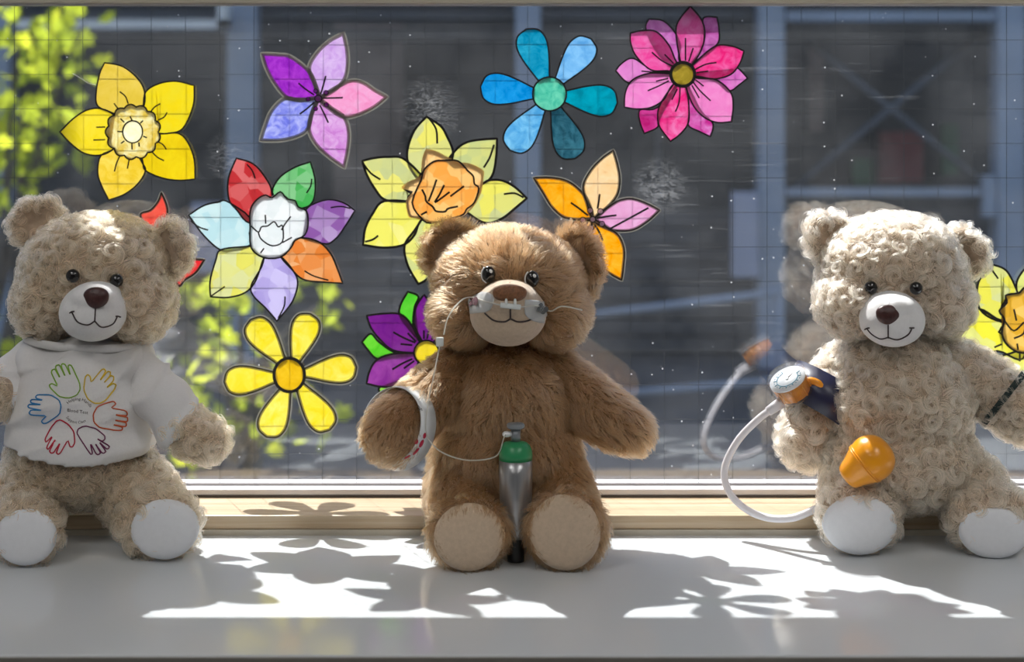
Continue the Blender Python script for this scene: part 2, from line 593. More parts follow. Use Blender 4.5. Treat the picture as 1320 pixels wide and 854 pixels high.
# trees: every leaf a piece of its own, all sharing three leaf meshes
def leaf_mat(name, col):
    m, nt, b = new_mat(name)
    nt.nodes.remove(b)
    oi = nt.nodes.new('ShaderNodeObjectInfo')
    c = ramp(nt, oi.outputs['Random'], [(0, tuple(v * 0.6 for v in col)), (0.5, col), (1, (min(1, col[0] * 1.35), min(1, col[1] * 1.2), col[2]))])
    tl = nt.nodes.new('ShaderNodeBsdfTranslucent'); nt.links.new(c, tl.inputs[0])
    df = nt.nodes.new('ShaderNodeBsdfDiffuse'); nt.links.new(c, df.inputs[0])
    mx = nt.nodes.new('ShaderNodeMixShader'); mx.inputs[0].default_value = 0.4
    nt.links.new(tl.outputs[0], mx.inputs[1]); nt.links.new(df.outputs[0], mx.inputs[2])
    nt.links.new(mx.outputs[0], nt.nodes['Material Output'].inputs[0])
    return m


M['leaf'] = leaf_mat('spring_leaf', (0.52, 0.62, 0.05))
M['bark'] = plain('bark', (0.10, 0.085, 0.07, 1), 0.8, 0.3, 30)


def leaf_mesh(seed):
    r = random.Random(seed)
    pts = [(0, 0), (0.22, 0.10), (0.50, 0.16), (0.36, 0.34), (0.44, 0.62), (0.20, 0.62), (0, 1.0),
           (-0.20, 0.64), (-0.44, 0.60), (-0.34, 0.36), (-0.52, 0.18), (-0.22, 0.10)]
    v = [(x * r.uniform(.9, 1.1), y, 0.12 * abs(x) + 0.06 * math.sin(3 * y)) for x, y in pts] + [(0, 0.42, -0.03)]
    n = len(pts)
    me = pydata(v, [(i, (i + 1) % n, n) for i in range(n)], 'leaf')
    me.materials.append(M['leaf'])
    return me


LEAF = [leaf_mesh(i) for i in range(3)]


def tree(name, label, base, clusters, size, seed):
    r = random.Random(seed)
    t = thing(name, label, 'tree' if 'tree' in name else 'shrub', base)
    b0 = Vector(base)
    ends = []
    for (x, y, d, rx, ry, n) in clusters:
        c = P(x, y, d)
        ends.append(c)
        for i in range(n):
            w = r.uniform(0, 6.28)
            q = math.sqrt(r.random())
            p = P(x + rx * q * math.cos(w), y + ry * q * math.sin(w), d + r.uniform(-.35, .35))
            o = bpy.data.objects.new('leaf', r.choice(LEAF))
            COL.objects.link(o)
            o.parent = t
            o.location = p - b0
            o.rotation_euler = (r.uniform(0.3, 1.9), r.uniform(-.9, .9), r.uniform(0, 6.28))
            s = size * r.uniform(0.65, 1.25)
            o.scale = (s, s, s)
    top = sum(ends, Vector()) / len(ends)
    tr = catmull([b0, b0.lerp(top, 0.5) + Vector((0.05, 0.02, 0)), top], 6)
    obj('trunk', tube_mesh(tr, [0.035 - 0.022 * i / (len(tr) - 1) for i in range(len(tr))], 8), M['bark'], t)
    for c in ends:
        s = b0.lerp(top, r.uniform(.35, .8))
        mid = s.lerp(c, .5) + Vector((0, 0, .08))
        pp = catmull([s, mid, c], 5)
        obj('branch', tube_mesh(pp, [0.012 - 0.008 * i / (len(pp) - 1) for i in range(len(pp))], 6), M['bark'], t)
    return t


b = P(-40, 600, 4.6); b.z = 0
tree('leafy_tree', 'tall sunlit yellow-green tree outside behind the bright yellow daffodil cutout', tuple(b),
     [(25, 50, 4.5, 75, 50, 44), (85, 85, 4.7, 50, 50, 30), (30, 140, 4.5, 70, 45, 38), (60, 190, 4.6, 60, 45, 30), (10, 235, 4.6, 40, 35, 20),
      (5, 320, 4.7, 30, 60, 20), (-10, 430, 4.7, 40, 55, 18), (-60, 150, 4.6, 60, 130, 40), (110, 30, 4.6, 45, 25, 8)], 0.062, 5)
b = P(300, 640, 4.3); b.z = 0
tree('leafy_shrub', 'low yellow-green shrub outside behind the yellow six-petal daisy cutout', tuple(b),
     [(245, 390, 4.2, 35, 30, 10), (312, 395, 4.2, 40, 28, 14), (285, 440, 4.2, 40, 35, 10), (410, 395, 4.3, 40, 30, 12), (425, 420, 4.3, 22, 18, 5),
      (240, 480, 4.1, 40, 35, 12), (330, 470, 4.2, 40, 45, 8), (260, 560, 4.1, 55, 45, 34), (330, 560, 4.1, 40, 40, 16), (400, 540, 4.2, 50, 45, 10), (215, 600, 4.1, 50, 30, 14)], 0.052, 9)

# ------------------------------------------------------------------ bears: fur and parts
def sample_surface(me, n):
    nv = len(me.vertices)
    co = np.empty(nv * 3); me.vertices.foreach_get('co', co); co = co.reshape(-1, 3)
    no = np.empty(nv * 3); me.vertex_normals.foreach_get('vector', no); no = no.reshape(-1, 3)
    me.calc_loop_triangles()
    nt = len(me.loop_triangles)
    tri = np.empty(nt * 3, dtype=np.int32); me.loop_triangles.foreach_get('vertices', tri); tri = tri.reshape(-1, 3)
    a, b, c = co[tri[:, 0]], co[tri[:, 1]], co[tri[:, 2]]
    ar = 0.5 * np.linalg.norm(np.cross(b - a, c - a), axis=1)
    tot = ar.sum()
    n = int(n * tot) if n > 100000 else n
    idx = RNG.choice(nt, n, p=ar / tot)
    u, v = RNG.random(n), RNG.random(n)
    f = u + v > 1
    u[f], v[f] = 1 - u[f], 1 - v[f]
    w = 1 - u - v
    pos = a[idx] * w[:, None] + b[idx] * u[:, None] + c[idx] * v[:, None]
    nor = no[tri[idx, 0]] * w[:, None] + no[tri[idx, 1]] * u[:, None] + no[tri[idx, 2]] * v[:, None]
    nor /= np.linalg.norm(nor, axis=1)[:, None] + 1e-9
    return pos, nor, tot


def nearest(pos, cen):
    out = np.empty(len(pos), dtype=np.int64)
    for i in range(0, len(pos), 4000):
        d = ((pos[i:i + 4000, None, :] - cen[None, :, :]) ** 2).sum(2)
        out[i:i + 4000] = d.argmin(1)
    return out


def unit(v):
    return v / (np.linalg.norm(v, axis=-1, keepdims=True) + 1e-9)


def spaced(me, area, gap):
    """points on the surface roughly gap apart"""
    p, n, _ = sample_surface(me, int(max(60, 6 * area / gap ** 2)))
    keep, kn = [], []
    for q, m_ in zip(p, n):
        if all(((q - k_) ** 2).sum() > (0.8 * gap) ** 2 for k_ in keep):
            keep.append(q); kn.append(m_)
    return np.array(keep), np.array(kn)


def curves_obj(name, pts, rad, m, parent):
    n, k, _ = pts.shape
    hc = bpy.data.hair_curves.new(name)
    hc.add_curves([k] * n)
    hc.attributes['position'].data.foreach_set('vector', pts.astype(np.float32).ravel())
    at = hc.attributes.get('radius') or hc.attributes.new('radius', 'FLOAT', 'POINT')
    prof = np.linspace(1, 0.30, k) * rad
    at.data.foreach_set('value', np.tile(prof, n).astype(np.float32))
    o = bpy.data.objects.new(name, hc)
    COL.objects.link(o)
    hc.materials.append(m)
    attach(o, parent)
    o['kind'] = 'stuff'
    return o


def fur_curly(me, parent, m, dens, skip=None, gap=0.0155, height=0.0042, rad=0.00028):
    pos, nor, area = sample_surface(me, dens)
    if skip is not None:
        k = ~skip(pos)
        pos, nor = pos[k], nor[k]
    cen, cn = spaced(me, area, gap)
    ci = nearest(pos, cen)
    c, n = cen[ci], nor
    sgn = np.where(RNG.random(len(cen)) < 0.5, -1.0, 1.0)[ci]
    rel = pos - c
    rel -= n * (rel * n).sum(1, keepdims=True)
    rho = np.linalg.norm(rel, axis=1)
    r0 = unit(rel)
    t0 = np.cross(n, r0) * sgn[:, None]
    K = 7
    out = np.empty((len(pos), K, 3))
    om = 1.1 + 0.8 * RNG.random(len(pos))
    stray = RNG.random(len(pos)) < 0.16
    sd = RNG.normal(0, 1, (len(pos), 3)) + 0.8 * np.cross(nor, unit(rel)) * sgn[:, None]
    sd = unit(sd - nor * (sd * nor).sum(1, keepdims=True))
    sl = 0.0085 * (0.6 + 0.6 * RNG.random(len(pos)))
    hh = height * (0.55 + 0.6 * RNG.random(len(pos))) * (0.65 + 0.5 * np.clip(rho / (gap * .5), 0, 1))
    ext = np.maximum(rho, 0.0022)
    jit = RNG.normal(0, 0.0007, (len(pos), 3))
    for i in range(K):
        s = i / (K - 1)
        a = om * s * (1.0 + 0.5 * s)
        rr = ext * (1 - 0.42 * s) + 0.0004
        lift = hh * (np.sin(s * 2.1) ** 0.8)
        q = c + n * ((pos - c) * n).sum(1, keepdims=True) + r0 * (rr * np.cos(a))[:, None] + t0 * (rr * np.sin(a))[:, None]
        q = q * 0.9 + (pos + t0 * (0.006 * s)) * 0.1 if i else pos
        q = np.where(stray[:, None], pos + sd * (sl * 0.75 * np.sin(1.9 * s))[:, None] + t0 * (sl * 0.35 * s * s)[:, None], q)
        out[:, i] = q + n * lift[:, None] + jit * s
    return curves_obj('fur', out, rad, m, parent)


def fur_straight(me, parent, m, dens, flow, skip=None, length=0.012, lean=0.9, clump=0.0065, rad=0.00028, rise=0.62):
    pos, nor, area = sample_surface(me, dens)
    if skip is not None:
        k = ~skip(pos)
        pos, nor = pos[k], nor[k]
    cen, cn = spaced(me, area, 0.012)
    cdir = RNG.normal(0, 1, (len(cen), 3))
    ci = nearest(pos, cen)
    f = flow(pos)
    f = unit(f) + 0.42 * cdir[ci]
    f = unit(f - nor * (f * nor).sum(1, keepdims=True))
    nc = max(40, int(area / clump ** 2))
    pc, _, _ = sample_surface(me, nc)
    pi = nearest(pos, pc)
    toc = pc[pi] - pos
    toc -= nor * (toc * nor).sum(1, keepdims=True)
    L = length * (0.6 + 0.55 * RNG.random(len(pos)))
    K = 6
    out = np.empty((len(pos), K, 3))
    jit = RNG.normal(0, 0.0009, (len(pos), 3))
    for i in range(K):
        s = i / (K - 1)
        out[:, i] = pos + nor * (L * rise * (s - 0.35 * s * s))[:, None] + f * (L * lean * s ** 1.5)[:, None] + toc * (0.55 * s ** 1.3) + jit * s
    return curves_obj('fur', out, rad, m, parent)


M['tan_skin'] = plain('tan_plush', (0.42, 0.31, 0.22, 1), 0.9, 0.2, 120, 0.3, sheen=0.4)
M['brown_skin'] = plain('brown_plush', (0.23, 0.135, 0.07, 1), 0.9, 0.2, 120, 0.3, sheen=0.4)
M['tan_fur'] = hair_mat('tan_fur', (0.66, 0.465, 0.30, 1), (0.49, 0.325, 0.20, 1))
M['pale_fur'] = hair_mat('pale_fur', (0.71, 0.53, 0.37, 1), (0.53, 0.375, 0.245, 1))
M['brown_fur'] = hair_mat('brown_fur', (0.30, 0.163, 0.078, 1), (0.18, 0.09, 0.042, 1))
M['white_felt'] = plain('white_felt', (0.74, 0.73, 0.73, 1), 0.9, 0.03, 300, 0.15, sheen=0.3)
M['beige_felt'] = plain('beige_felt', (0.52, 0.40, 0.29, 1), 0.9, 0.08, 260, 0.25, sheen=0.3)
M['pad_white'] = plain('white_pad', (0.72, 0.73, 0.76, 1), 0.8, 0.02, 200, 0.08, sheen=0.2)
M['pink'] = plain('pink_plush', (0.78, 0.37, 0.26, 1), 0.9, 0.08, 200, 0.3, sheen=0.4)
M['brown_ear'] = plain('brown_ear', (0.27, 0.16, 0.09, 1), 0.9, 0.15, 200, 0.3, sheen=0.4)
M['nose_dark'] = plain('maroon_nose', (0.055, 0.018, 0.016, 1), 0.38, 0.3, 400, 0.25)
M['nose_brown'] = plain('brown_nose', (0.21, 0.085, 0.032, 1), 0.55, 0.35, 400, 0.5)
M['eye'] = plain('black_eye', (0.008, 0.007, 0.007, 1), 0.06, 0.1, 30, coat=0.6)
M['eye_white'] = plain('eye_white', (0.75, 0.75, 0.75, 1), 0.3, 0.02)
M['thread'] = plain('dark_thread', (0.035, 0.02, 0.02, 1), 0.6, 0.2, 300)
M['shirt'] = plain('white_jersey', (0.68, 0.67, 0.67, 1), 0.85, 0.02, 400, 0.12, sheen=0.2)


def blob(parts, voxel=0.0035, smooth=8):
    """parts: (x, y, d, rx, ry, depth radius in metres[, roll degrees])"""
    bm = bmesh.new()
    for p in parts:
        x, y, d, rx, ry, rd = p[:6]
        rot = Matrix.Rotation(math.radians(p[6]), 3, 'Y') if len(p) > 6 else None
        ellipsoid_bm(bm, P(x, y, d), (S(rx, d), rd, S(ry, d)), rot)
    return remesh(bm, voxel, smooth)


def limb(path, voxel=0.0035, smooth=8, extra=()):
    """path: (x, y, d, radius px)"""
    pts = [P(x, y, d) for x, y, d, r in path]
    rad = [S(r, d) for x, y, d, r in path]
    cp = catmull(pts, 6)
    cr = [v.x for v in catmull([Vector((r, 0, 0)) for r in rad], 6)]
    bm = bmesh.new()
    for p, r in zip(cp, cr):
        ellipsoid_bm(bm, p, (r, r, r), u=18, v=12)
    for e in extra:
        x, y, d, rx, ry, rd = e
        ellipsoid_bm(bm, P(x, y, d), (S(rx, d), rd, S(ry, d)))
    return remesh(bm, voxel, smooth)


def dish(c, rx, rz, depth, roll, yaw, pitch, hollow):
    """an ear: flattened ball with a hollow front; front looks to -Y before turning"""
    R = Matrix.Rotation(math.radians(yaw), 3, 'Z') @ Matrix.Rotation(math.radians(pitch), 3, 'X') @ Matrix.Rotation(math.radians(roll), 3, 'Y')
    bm = bmesh.new()
    bmesh.ops.create_uvsphere(bm, u_segments=32, v_segments=24, radius=1)
    for v in bm.verts:
        x, y, z = v.co
        rr = x * x + z * z
        yy = y * depth
        if y < 0:
            yy = y * depth * 0.75 + hollow * max(0, 1 - rr * 1.35)
        v.co = Vector(c) + R @ Vector((x * rx, yy, z * rz))
    return to_mesh(bm), R


def pad_mesh(c, rx, rz, bulge, R, n=10, seg=36, back=0.006):
    """cushioned disc facing R @ -Y, with a short skirt behind"""
    verts, faces = [Vector(c) + R @ Vector((0, -bulge, 0))], []
    rings = []
    for i in range(1, n + 1):
        t = i / n
        ring = []
        for k in range(seg):
            w = 2 * math.pi * k / seg
            ring.append(len(verts))
            verts.append(Vector(c) + R @ Vector((rx * t * math.cos(w), -bulge * math.sqrt(max(0, 1 - t ** 2.6)), rz * t * math.sin(w))))
        rings.append(ring)
    ring = []
    for k in range(seg):
        w = 2 * math.pi * k / seg
        ring.append(len(verts))
        verts.append(Vector(c) + R @ Vector((rx * .96 * math.cos(w), back, rz * .96 * math.sin(w))))
    rings.append(ring)
    for k in range(seg):
        faces.append((0, rings[0][k], rings[0][(k + 1) % seg]))
    for a, b in zip(rings, rings[1:]):
        for k in range(seg):
            faces.append((a[k], b[k], b[(k + 1) % seg], a[(k + 1) % seg]))
    return pydata(verts, faces)


def stitch(bvh, pts, r, m, name, parent, lift=0.0003, n=6):
    cp = catmull([Vector((x, y, 0)) for x, y in pts], n)
    out = []
    for q in cp:
        l, nn = hit(bvh, q.x, q.y)
        if l is not None:
            out.append(l + nn * lift * (1 if nn.y < 0 else -1))
    return obj(name, tube_mesh(out, r, 8), m, parent)


def bear(cfg):
    t = thing('teddy_bear', cfg['label'], 'teddy bear', cfg['base'])
    skin, furm, dens = M[cfg['skin']], M[cfg['fur']], cfg['dens']
    curly = cfg['curly']
    skips = []

    def in_ell(c, R, rx, rz, dep):
        c = np.array(c)
        Ri = np.array(R.transposed())

        def f(p):
            q = (p - c) @ Ri.T
            return (q[:, 0] / rx) ** 2 + (q[:, 2] / rz) ** 2 + (q[:, 1] / dep) ** 2 < 1
        return f

    def furry(me, o, flow=None, extra=None, scale=1.0, **kw):
        sk = skips + ([extra] if extra else [])

        def skip(p):
            m_ = np.zeros(len(p), bool)
            for s_ in sk:
                m_ |= s_(p)
            return m_
        if curly:
            fur_curly(me, o, furm, dens, skip, **kw)
        else:
            fur_straight(me, o, furm, dens, flow, skip, **kw)

    nose_p = np.array(P(*cfg['nose'][:2], 1.375))
    # muzzle
    mx, my, md, mrx, mry, mrd = cfg['muzzle'][0]
    mc = P(mx, my, md)
    skips.append(in_ell(mc, Matrix.Identity(3), S(mrx, md) * 0.98, S(mry, md) * 0.98, mrd * 1.6))
    R_pads = []
    for (px, py, pd, prx, pry, yaw, pitch) in cfg['pads']:
        R = Matrix.Rotation(math.radians(yaw), 3, 'Z') @ Matrix.Rotation(math.radians(pitch), 3, 'X')
        R_pads.append(R)
        skips.append(in_ell(P(px, py, pd), R, S(prx, pd) * 0.92, S(pry, pd) * 0.92, 0.015))
    # head
    hm = blob(cfg['head'])
    ho = obj('head', hm, skin, t)
    furry(hm, ho, lambda p: (p - nose_p) * np.array([1, 0.6, 1]) + np.array([0, 0, -0.01]))
    hb = bvh_of(hm)
    mm = blob(cfg['muzzle'], 0.0025, 4)
    mo = obj('muzzle', mm, M[cfg['felt']], t)
    mb = bvh_of(mm)
    # nose
    nx, ny, nrx, nry = cfg['nose']
    l, n_ = hit(mb, nx, ny)
    bm = bmesh.new()
    bmesh.ops.create_uvsphere(bm, u_segments=28, v_segments=18, radius=1)
    for v in bm.verts:
        x, y, z = v.co
        wide = 1.0 + 0.18 * z if z > 0 else 1.0 - 0.10 * z * z
        v.co = l + Vector((x * S(nrx, 1.36) * wide, y * cfg.get('nose_d', 0.0075), z * S(nry, 1.36)))
    obj('nose', to_mesh(bm), M[cfg['nosem']], mo)
    for s_ in cfg['mouth']:
        stitch(mb, s_, cfg.get('mouth_r', 0.0007), M['thread'], 'mouth_stitch', mo)
    for s_ in cfg.get('seams', []):
        stitch(mb, s_, 0.00028, M['pad_white'] if cfg['felt'] == 'white_felt' else M['beige_felt'], 'muzzle_seam', mo)
    for (ex, ey, er) in cfg['eyes']:
        l, n_ = hit(hb, ex, ey)
        rr = S(er, 1.39)
        bm = bmesh.new()
        c = l + Vector((0, -0.0052, 0))
        ellipsoid_bm(bm, c, (rr, rr * 0.8, rr * cfg.get('eye_tall', 1.0)), u=24, v=16)
        eo = obj('eye', to_mesh(bm), M['eye'], t)
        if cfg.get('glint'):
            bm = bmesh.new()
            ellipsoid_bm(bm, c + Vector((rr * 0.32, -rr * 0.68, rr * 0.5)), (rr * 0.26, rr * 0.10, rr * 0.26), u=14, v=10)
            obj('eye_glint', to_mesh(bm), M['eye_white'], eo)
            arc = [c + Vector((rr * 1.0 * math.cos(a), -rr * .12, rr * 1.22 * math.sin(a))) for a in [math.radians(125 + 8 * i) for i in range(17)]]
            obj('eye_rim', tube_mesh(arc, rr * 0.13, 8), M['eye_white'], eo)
    # ears
    for (ex, ey, ed, erx, ery, roll, yaw, pitch) in cfg['ears']:
        c = P(ex, ey, ed)
        em, R = dish(c, S(erx, ed), S(ery, ed), 0.017, roll, yaw, pitch, 0.013)
        eo = obj('ear', em, skin, t)
        ic = c + R @ Vector((0, 0.0000, 0))
        furry(em, eo, lambda p, cc=np.array(c): (p - cc) + np.array([0, -.005, 0]),
              extra=in_ell(c + R @ Vector((0, -0.012, 0)), R, S(erx, ed) * .74, S(ery, ed) * .74, 0.018))
        im = pad_mesh(c + R @ Vector((0, -0.0030, -0.001)), S(erx, ed) * .70, S(ery, ed) * .70, -0.005, R, 6, 28, 0.004)
        obj('inner_ear', im, M[cfg['inner']], t)
    # torso, arms, legs, pads
    tm = blob(cfg['torso'])
    to = obj('torso', tm, skin, t)
    furry(tm, to, lambda p: np.tile(np.array([0, -.15, -1.0]), (len(p), 1)) + np.array([1, 0, 0]) * (p[:, :1] - cfg['base'][0]) * 4, extra=cfg.get('torso_skip'))
    for path in cfg['arms']:
        am = limb(path)
        ao = obj('arm', am, skin, t)
        a, b_ = np.array(P(*path[0][:3])), np.array(P(*path[-1][:3]))
        furry(am, ao, lambda p, v=b_ - a: np.tile(v, (len(p), 1)) + np.array([0, 0, -0.02]), extra=cfg.get('arm_skip'))
    for path, ex in cfg['legs']:
        lm = limb(path, extra=ex)
        lo = obj('leg', lm, skin, t)
        a, b_ = np.array(P(*path[0][:3])), np.array(P(*path[-1][:3]))
        furry(lm, lo, lambda p, v=b_ - a: np.tile(v, (len(p), 1)) * 1.0 + np.array([0, 0, -0.01]))
    for (px, py, pd, prx, pry, yaw, pitch), R in zip(cfg['pads'], R_pads):
        obj('foot_pad', pad_mesh(P(px, py, pd), S(prx, pd), S(pry, pd), 0.007, R, back=0.012), M[cfg['padm']], t)
    cfg['head_bvh'], cfg['muzzle_bvh'] = hb, mb
    return t


# ---- brown bear in the middle
MID = dict(
    label='brown straight-furred teddy bear with nasal tube taped to its muzzle', base=(P(660, 690, 1.45).x, 1.45, SZ + .019),
    skin='brown_skin', fur='brown_fur', curly=False, dens=620000,
    head=[(656, 367, 1.468, 97, 72, 0.060), (600, 404, 1.453, 46, 44, 0.046), (714, 404, 1.453, 46, 44, 0.046), (654, 332, 1.473, 70, 38, 0.053)],
    muzzle=[(655, 405, 1.408, 50, 41, .043), (656, 385, 1.401, 38, 24, .043)], felt='beige_felt',
    nose=(657, 379, 22, 12), nosem='nose_brown', nose_d=0.008,
    mouth=[[(658, 392), (658, 412)], [(658, 411), (650, 415), (636, 413), (625, 404)], [(658, 411), (668, 415), (682, 413), (692, 405)]], mouth_r=0.0008,
    seams=[[(657, 365), (657, 363.5), (657, 362.5)]],
    eyes=[(630, 353, 9.2), (686, 359, 9.2)], eye_tall=1.22, glint=True,
    ears=[(585, 326, 1.486, 41, 38, -20, 14, -8), (744, 340, 1.484, 33, 47, -12, -34, -6)], inner='brown_ear',
    torso=[(653, 520, 1.455, 82, 78, .062), (652, 588, 1.450, 96, 66, .066), (653, 478, 1.46, 72, 40, .048)],
    arms=[[(596, 478, 1.45, 32), (560, 508, 1.425, 36), (528, 538, 1.395, 37), (506, 558, 1.375, 38)],
          [(712, 482, 1.46, 32), (748, 512, 1.45, 37), (785, 540, 1.435, 35), (812, 556, 1.428, 29)]],
    legs=[([(600, 612, 1.44, 46), (596, 640, 1.42, 46), (602, 668, 1.395, 44), (604, 682, 1.385, 40)], [(604, 687, 1.349, 53, 45, .019)]),
          ([(705, 606, 1.44, 46), (718, 636, 1.42, 46), (727, 664, 1.395, 44), (729, 678, 1.385, 42)], [(730, 683, 1.349, 52, 49, .019)])],
    pads=[(605, 693, 1.336, 46, 43, 5, -4), (728, 687, 1.336, 46, 48, -6, -4)], padm='beige_felt')

# ---- curly bear without clothes on the right
RGT = dict(
    label='curly cream teddy bear wearing a toy blood pressure cuff', base=(P(1155, 690, 1.45).x, 1.45, SZ + .019),
    skin='tan_skin', fur='pale_fur', curly=True, dens=560000,
    head=[(1150, 354, 1.468, 93, 72, 0.060), (1098, 388, 1.453, 45, 44, 0.046), (1206, 388, 1.453, 45, 44, 0.046), (1154, 318, 1.473, 74, 40, 0.053)],
    muzzle=[(1149, 411, 1.408, 42, 36, .040), (1149, 392, 1.404, 30, 16, .036)], felt='white_felt',
    nose=(1145, 406, 16, 13), nosem='nose_dark', nose_d=0.006,
    mouth=[[(1145, 419), (1145, 436)], [(1145, 435), (1135, 437), (1124, 431), (1118, 424)], [(1145, 435), (1157, 438), (1170, 432), (1175, 424)],
           [(1115, 425), (1118, 423.5), (1121, 423)], [(1172, 423), (1175, 423), (1178, 423)]],
    seams=[[(1147, 378), (1146, 386), (1146, 393)]],
    eyes=[(1121, 370, 8.6), (1179, 371, 8.6)],
    ears=[(1070, 308, 1.488, 32, 33, -24, 18, -8), (1238, 326, 1.484, 35, 31, 34, -20, 14)], inner='pink',
    torso=[(1160, 520, 1.455, 92, 84, .062), (1160, 592, 1.45, 100, 64, .066), (1155, 470, 1.46, 76, 40, .048)],
    arms=[[(1092, 472, 1.478, 31), (1072, 500, 1.478, 35), (1054, 535, 1.474, 38), (1040, 566, 1.468, 37)],
          [(1222, 470, 1.465, 34), (1256, 488, 1.46, 37), (1290, 512, 1.45, 38), (1318, 536, 1.44, 34)]],
    legs=[([(1110, 612, 1.44, 44), (1105, 632, 1.435, 45), (1107, 652, 1.428, 44), (1108, 660, 1.425, 42)], [(1108, 665, 1.394, 53, 45, .019)]),
          ([(1222, 610, 1.44, 46), (1250, 632, 1.435, 46), (1268, 654, 1.428, 44), (1274, 662, 1.425, 42)], [(1275, 668, 1.394, 55, 44, .019)])],
    pads=[(1109, 677, 1.379, 48, 38, 3, -4), (1281, 687, 1.377, 44, 33, -4, -4)], padm='pad_white')

# ---- curly bear in the shirt on the left
HEM = lambda x: 600 - 0.0026 * (x - 105) ** 2


def under_shirt(p):
    px = HX + p[:, 0] / p[:, 1] * F
    py = HY + (SZ + CH - p[:, 2]) / p[:, 1] * F
    return (py < HEM(px) + 4) & (py > 425)


def under_sleeve(p):
    px = HX + p[:, 0] / p[:, 1] * F
    py = HY + (SZ + CH - p[:, 2]) / p[:, 1] * F
    a = (px - 236) * 0.62 + (py - 556) * 0.78 < -14
    b_ = (px - -6) * -0.75 + (py - 500) * 0.66 < -12
    return np.where(px > 105, a, b_)


LFT = dict(
    label='curly tan teddy bear in a white printed t-shirt', base=(P(110, 690, 1.45).x, 1.45, SZ + .019),
    skin='tan_skin', fur='tan_fur', curly=True, dens=560000,
    head=[(121, 354, 1.468, 93, 74, 0.060), (66, 390, 1.453, 46, 46, 0.046), (178, 392, 1.453, 46, 46, 0.046), (125, 318, 1.473, 76, 40, 0.053)],
    muzzle=[(121, 402, 1.408, 43, 38, .040), (123, 382, 1.404, 32, 19, .036)], felt='white_felt',
    nose=(124, 384, 16.5, 14), nosem='nose_dark', nose_d=0.006,
    mouth=[[(123, 397), (122, 415)], [(122, 414), (113, 419), (100, 415), (93, 403)], [(122, 414), (131, 422), (145, 418), (151, 408)],
           [(90, 404), (93, 402), (96, 402)], [(149, 408), (152, 408), (155, 409)]],
    eyes=[(96, 355, 9.0), (152, 361, 9.0)],
    ears=[(50, 290, 1.488, 35, 34, -24, 16, -8), (220, 322, 1.484, 28, 36, -10, -26, -4)], inner='pink',
    torso=[(105, 520, 1.455, 82, 80, .058), (105, 590, 1.45, 92, 60, .064), (112, 470, 1.46, 66, 40, .046)], torso_skip=under_shirt, arm_skip=under_sleeve,
    arms=[[(178, 480, 1.45, 24), (214, 522, 1.425, 26), (244, 555, 1.405, 28), (265, 568, 1.395, 28)],
          [(42, 480, 1.45, 24), (12, 500, 1.425, 26), (-10, 512, 1.405, 28), (-24, 518, 1.395, 28)]],
    legs=[([(50, 612, 1.44, 46), (40, 640, 1.42, 46), (34, 664, 1.40, 44), (34, 676, 1.395, 40)], [(34, 683, 1.362, 46, 43, .019)]),
          ([(160, 620, 1.44, 46), (178, 638, 1.43, 48), (196, 658, 1.415, 44), (202, 666, 1.41, 42)], [(204, 674, 1.381, 54, 45, .019)])],
    pads=[(33, 693, 1.348, 39, 36, 4, -4), (211, 683, 1.364, 44, 38, -4, -4)], padm='pad_white')

bear(LFT)
bear(MID)
bear(RGT)

# ------------------------------------------------------------------ the t-shirt
left_bear = [o for o in COL.objects if o.name == 'teddy_bear'][0]


def cut(me, keep):
    bm = bmesh.new()
    bm.from_mesh(me)
    dele = [f for f in bm.faces if not keep(f.calc_center_median())]
    bmesh.ops.delete(bm, geom=dele, context='FACES')
    for _ in range(3):
        bmesh.ops.smooth_vert(bm, verts=[v for v in bm.verts if v.is_boundary], factor=0.5, use_axis_x=True, use_axis_y=True, use_axis_z=True)
    return bm


def pix(c):
    return HX + c.x / c.y * F, HY + (SZ + CH - c.z) / c.y * F


def fold(bm, amp):
    from mathutils import noise as mn
    bm.normal_update()
    for v in bm.verts:
        x, y = pix(v.co)
        a = math.sin((x * 0.55 + y * 0.8) * 0.075 + 2.2 * mn.noise(v.co * 16)) * 0.5 + mn.noise(v.co * 34) * 0.7
        a += 0.9 * (1 - abs(math.sin((x * 0.5 + y * 0.85) * 0.06 + 2.6 * mn.noise(v.co * 13)))) ** 3
        w = amp * (0.35 + 0.65 * min(1, abs(x - 108) / 80))
        v.co += v.normal * a * w


tb = cut(blob([(107, 520, 1.452, 93, 92, .073), (104, 566, 1.448, 98, 62, .079), (56, 462, 1.455, 34, 26, .05), (166, 466, 1.455, 34, 26, .05)], 0.0032, 10),
         lambda c: pix(c)[1] < HEM(pix(c)[0]) + 4 and pix(c)[1] > 430 + 0.03 * pix(c)[0] - 0.0012 * 0)
fold(tb, 0.0048)
shirt_bm = tb
for path, cx, cy, nx_, ny_ in (([(172, 474, 1.452, 34), (208, 516, 1.428, 35), (240, 556, 1.407, 32), (262, 580, 1.40, 32)], 240, 560, .62, .78),
                               ([(44, 472, 1.452, 34), (12, 500, 1.428, 35), (-14, 520, 1.407, 32), (-40, 540, 1.40, 30)], -6, 506, -.75, .66)):
    sb = cut(limb(path, 0.0032, 8), lambda c: (pix(c)[0] - cx) * nx_ + (pix(c)[1] - cy) * ny_ < 0 and pix(c)[1] > 440)
    fold(sb, 0.0052)
    tmp = to_mesh(sb)
    shirt_bm.from_mesh(tmp)
shirt_me = to_mesh(shirt_bm)
shirt_bvh = bvh_of(shirt_me)
shirt = obj('shirt', shirt_me, M['shirt'], left_bear, label='white jersey t-shirt with coloured hand prints')
so = shirt.modifiers.new('thick', 'SOLIDIFY')
so.thickness = 0.0014
so.offset = -1
ring = []
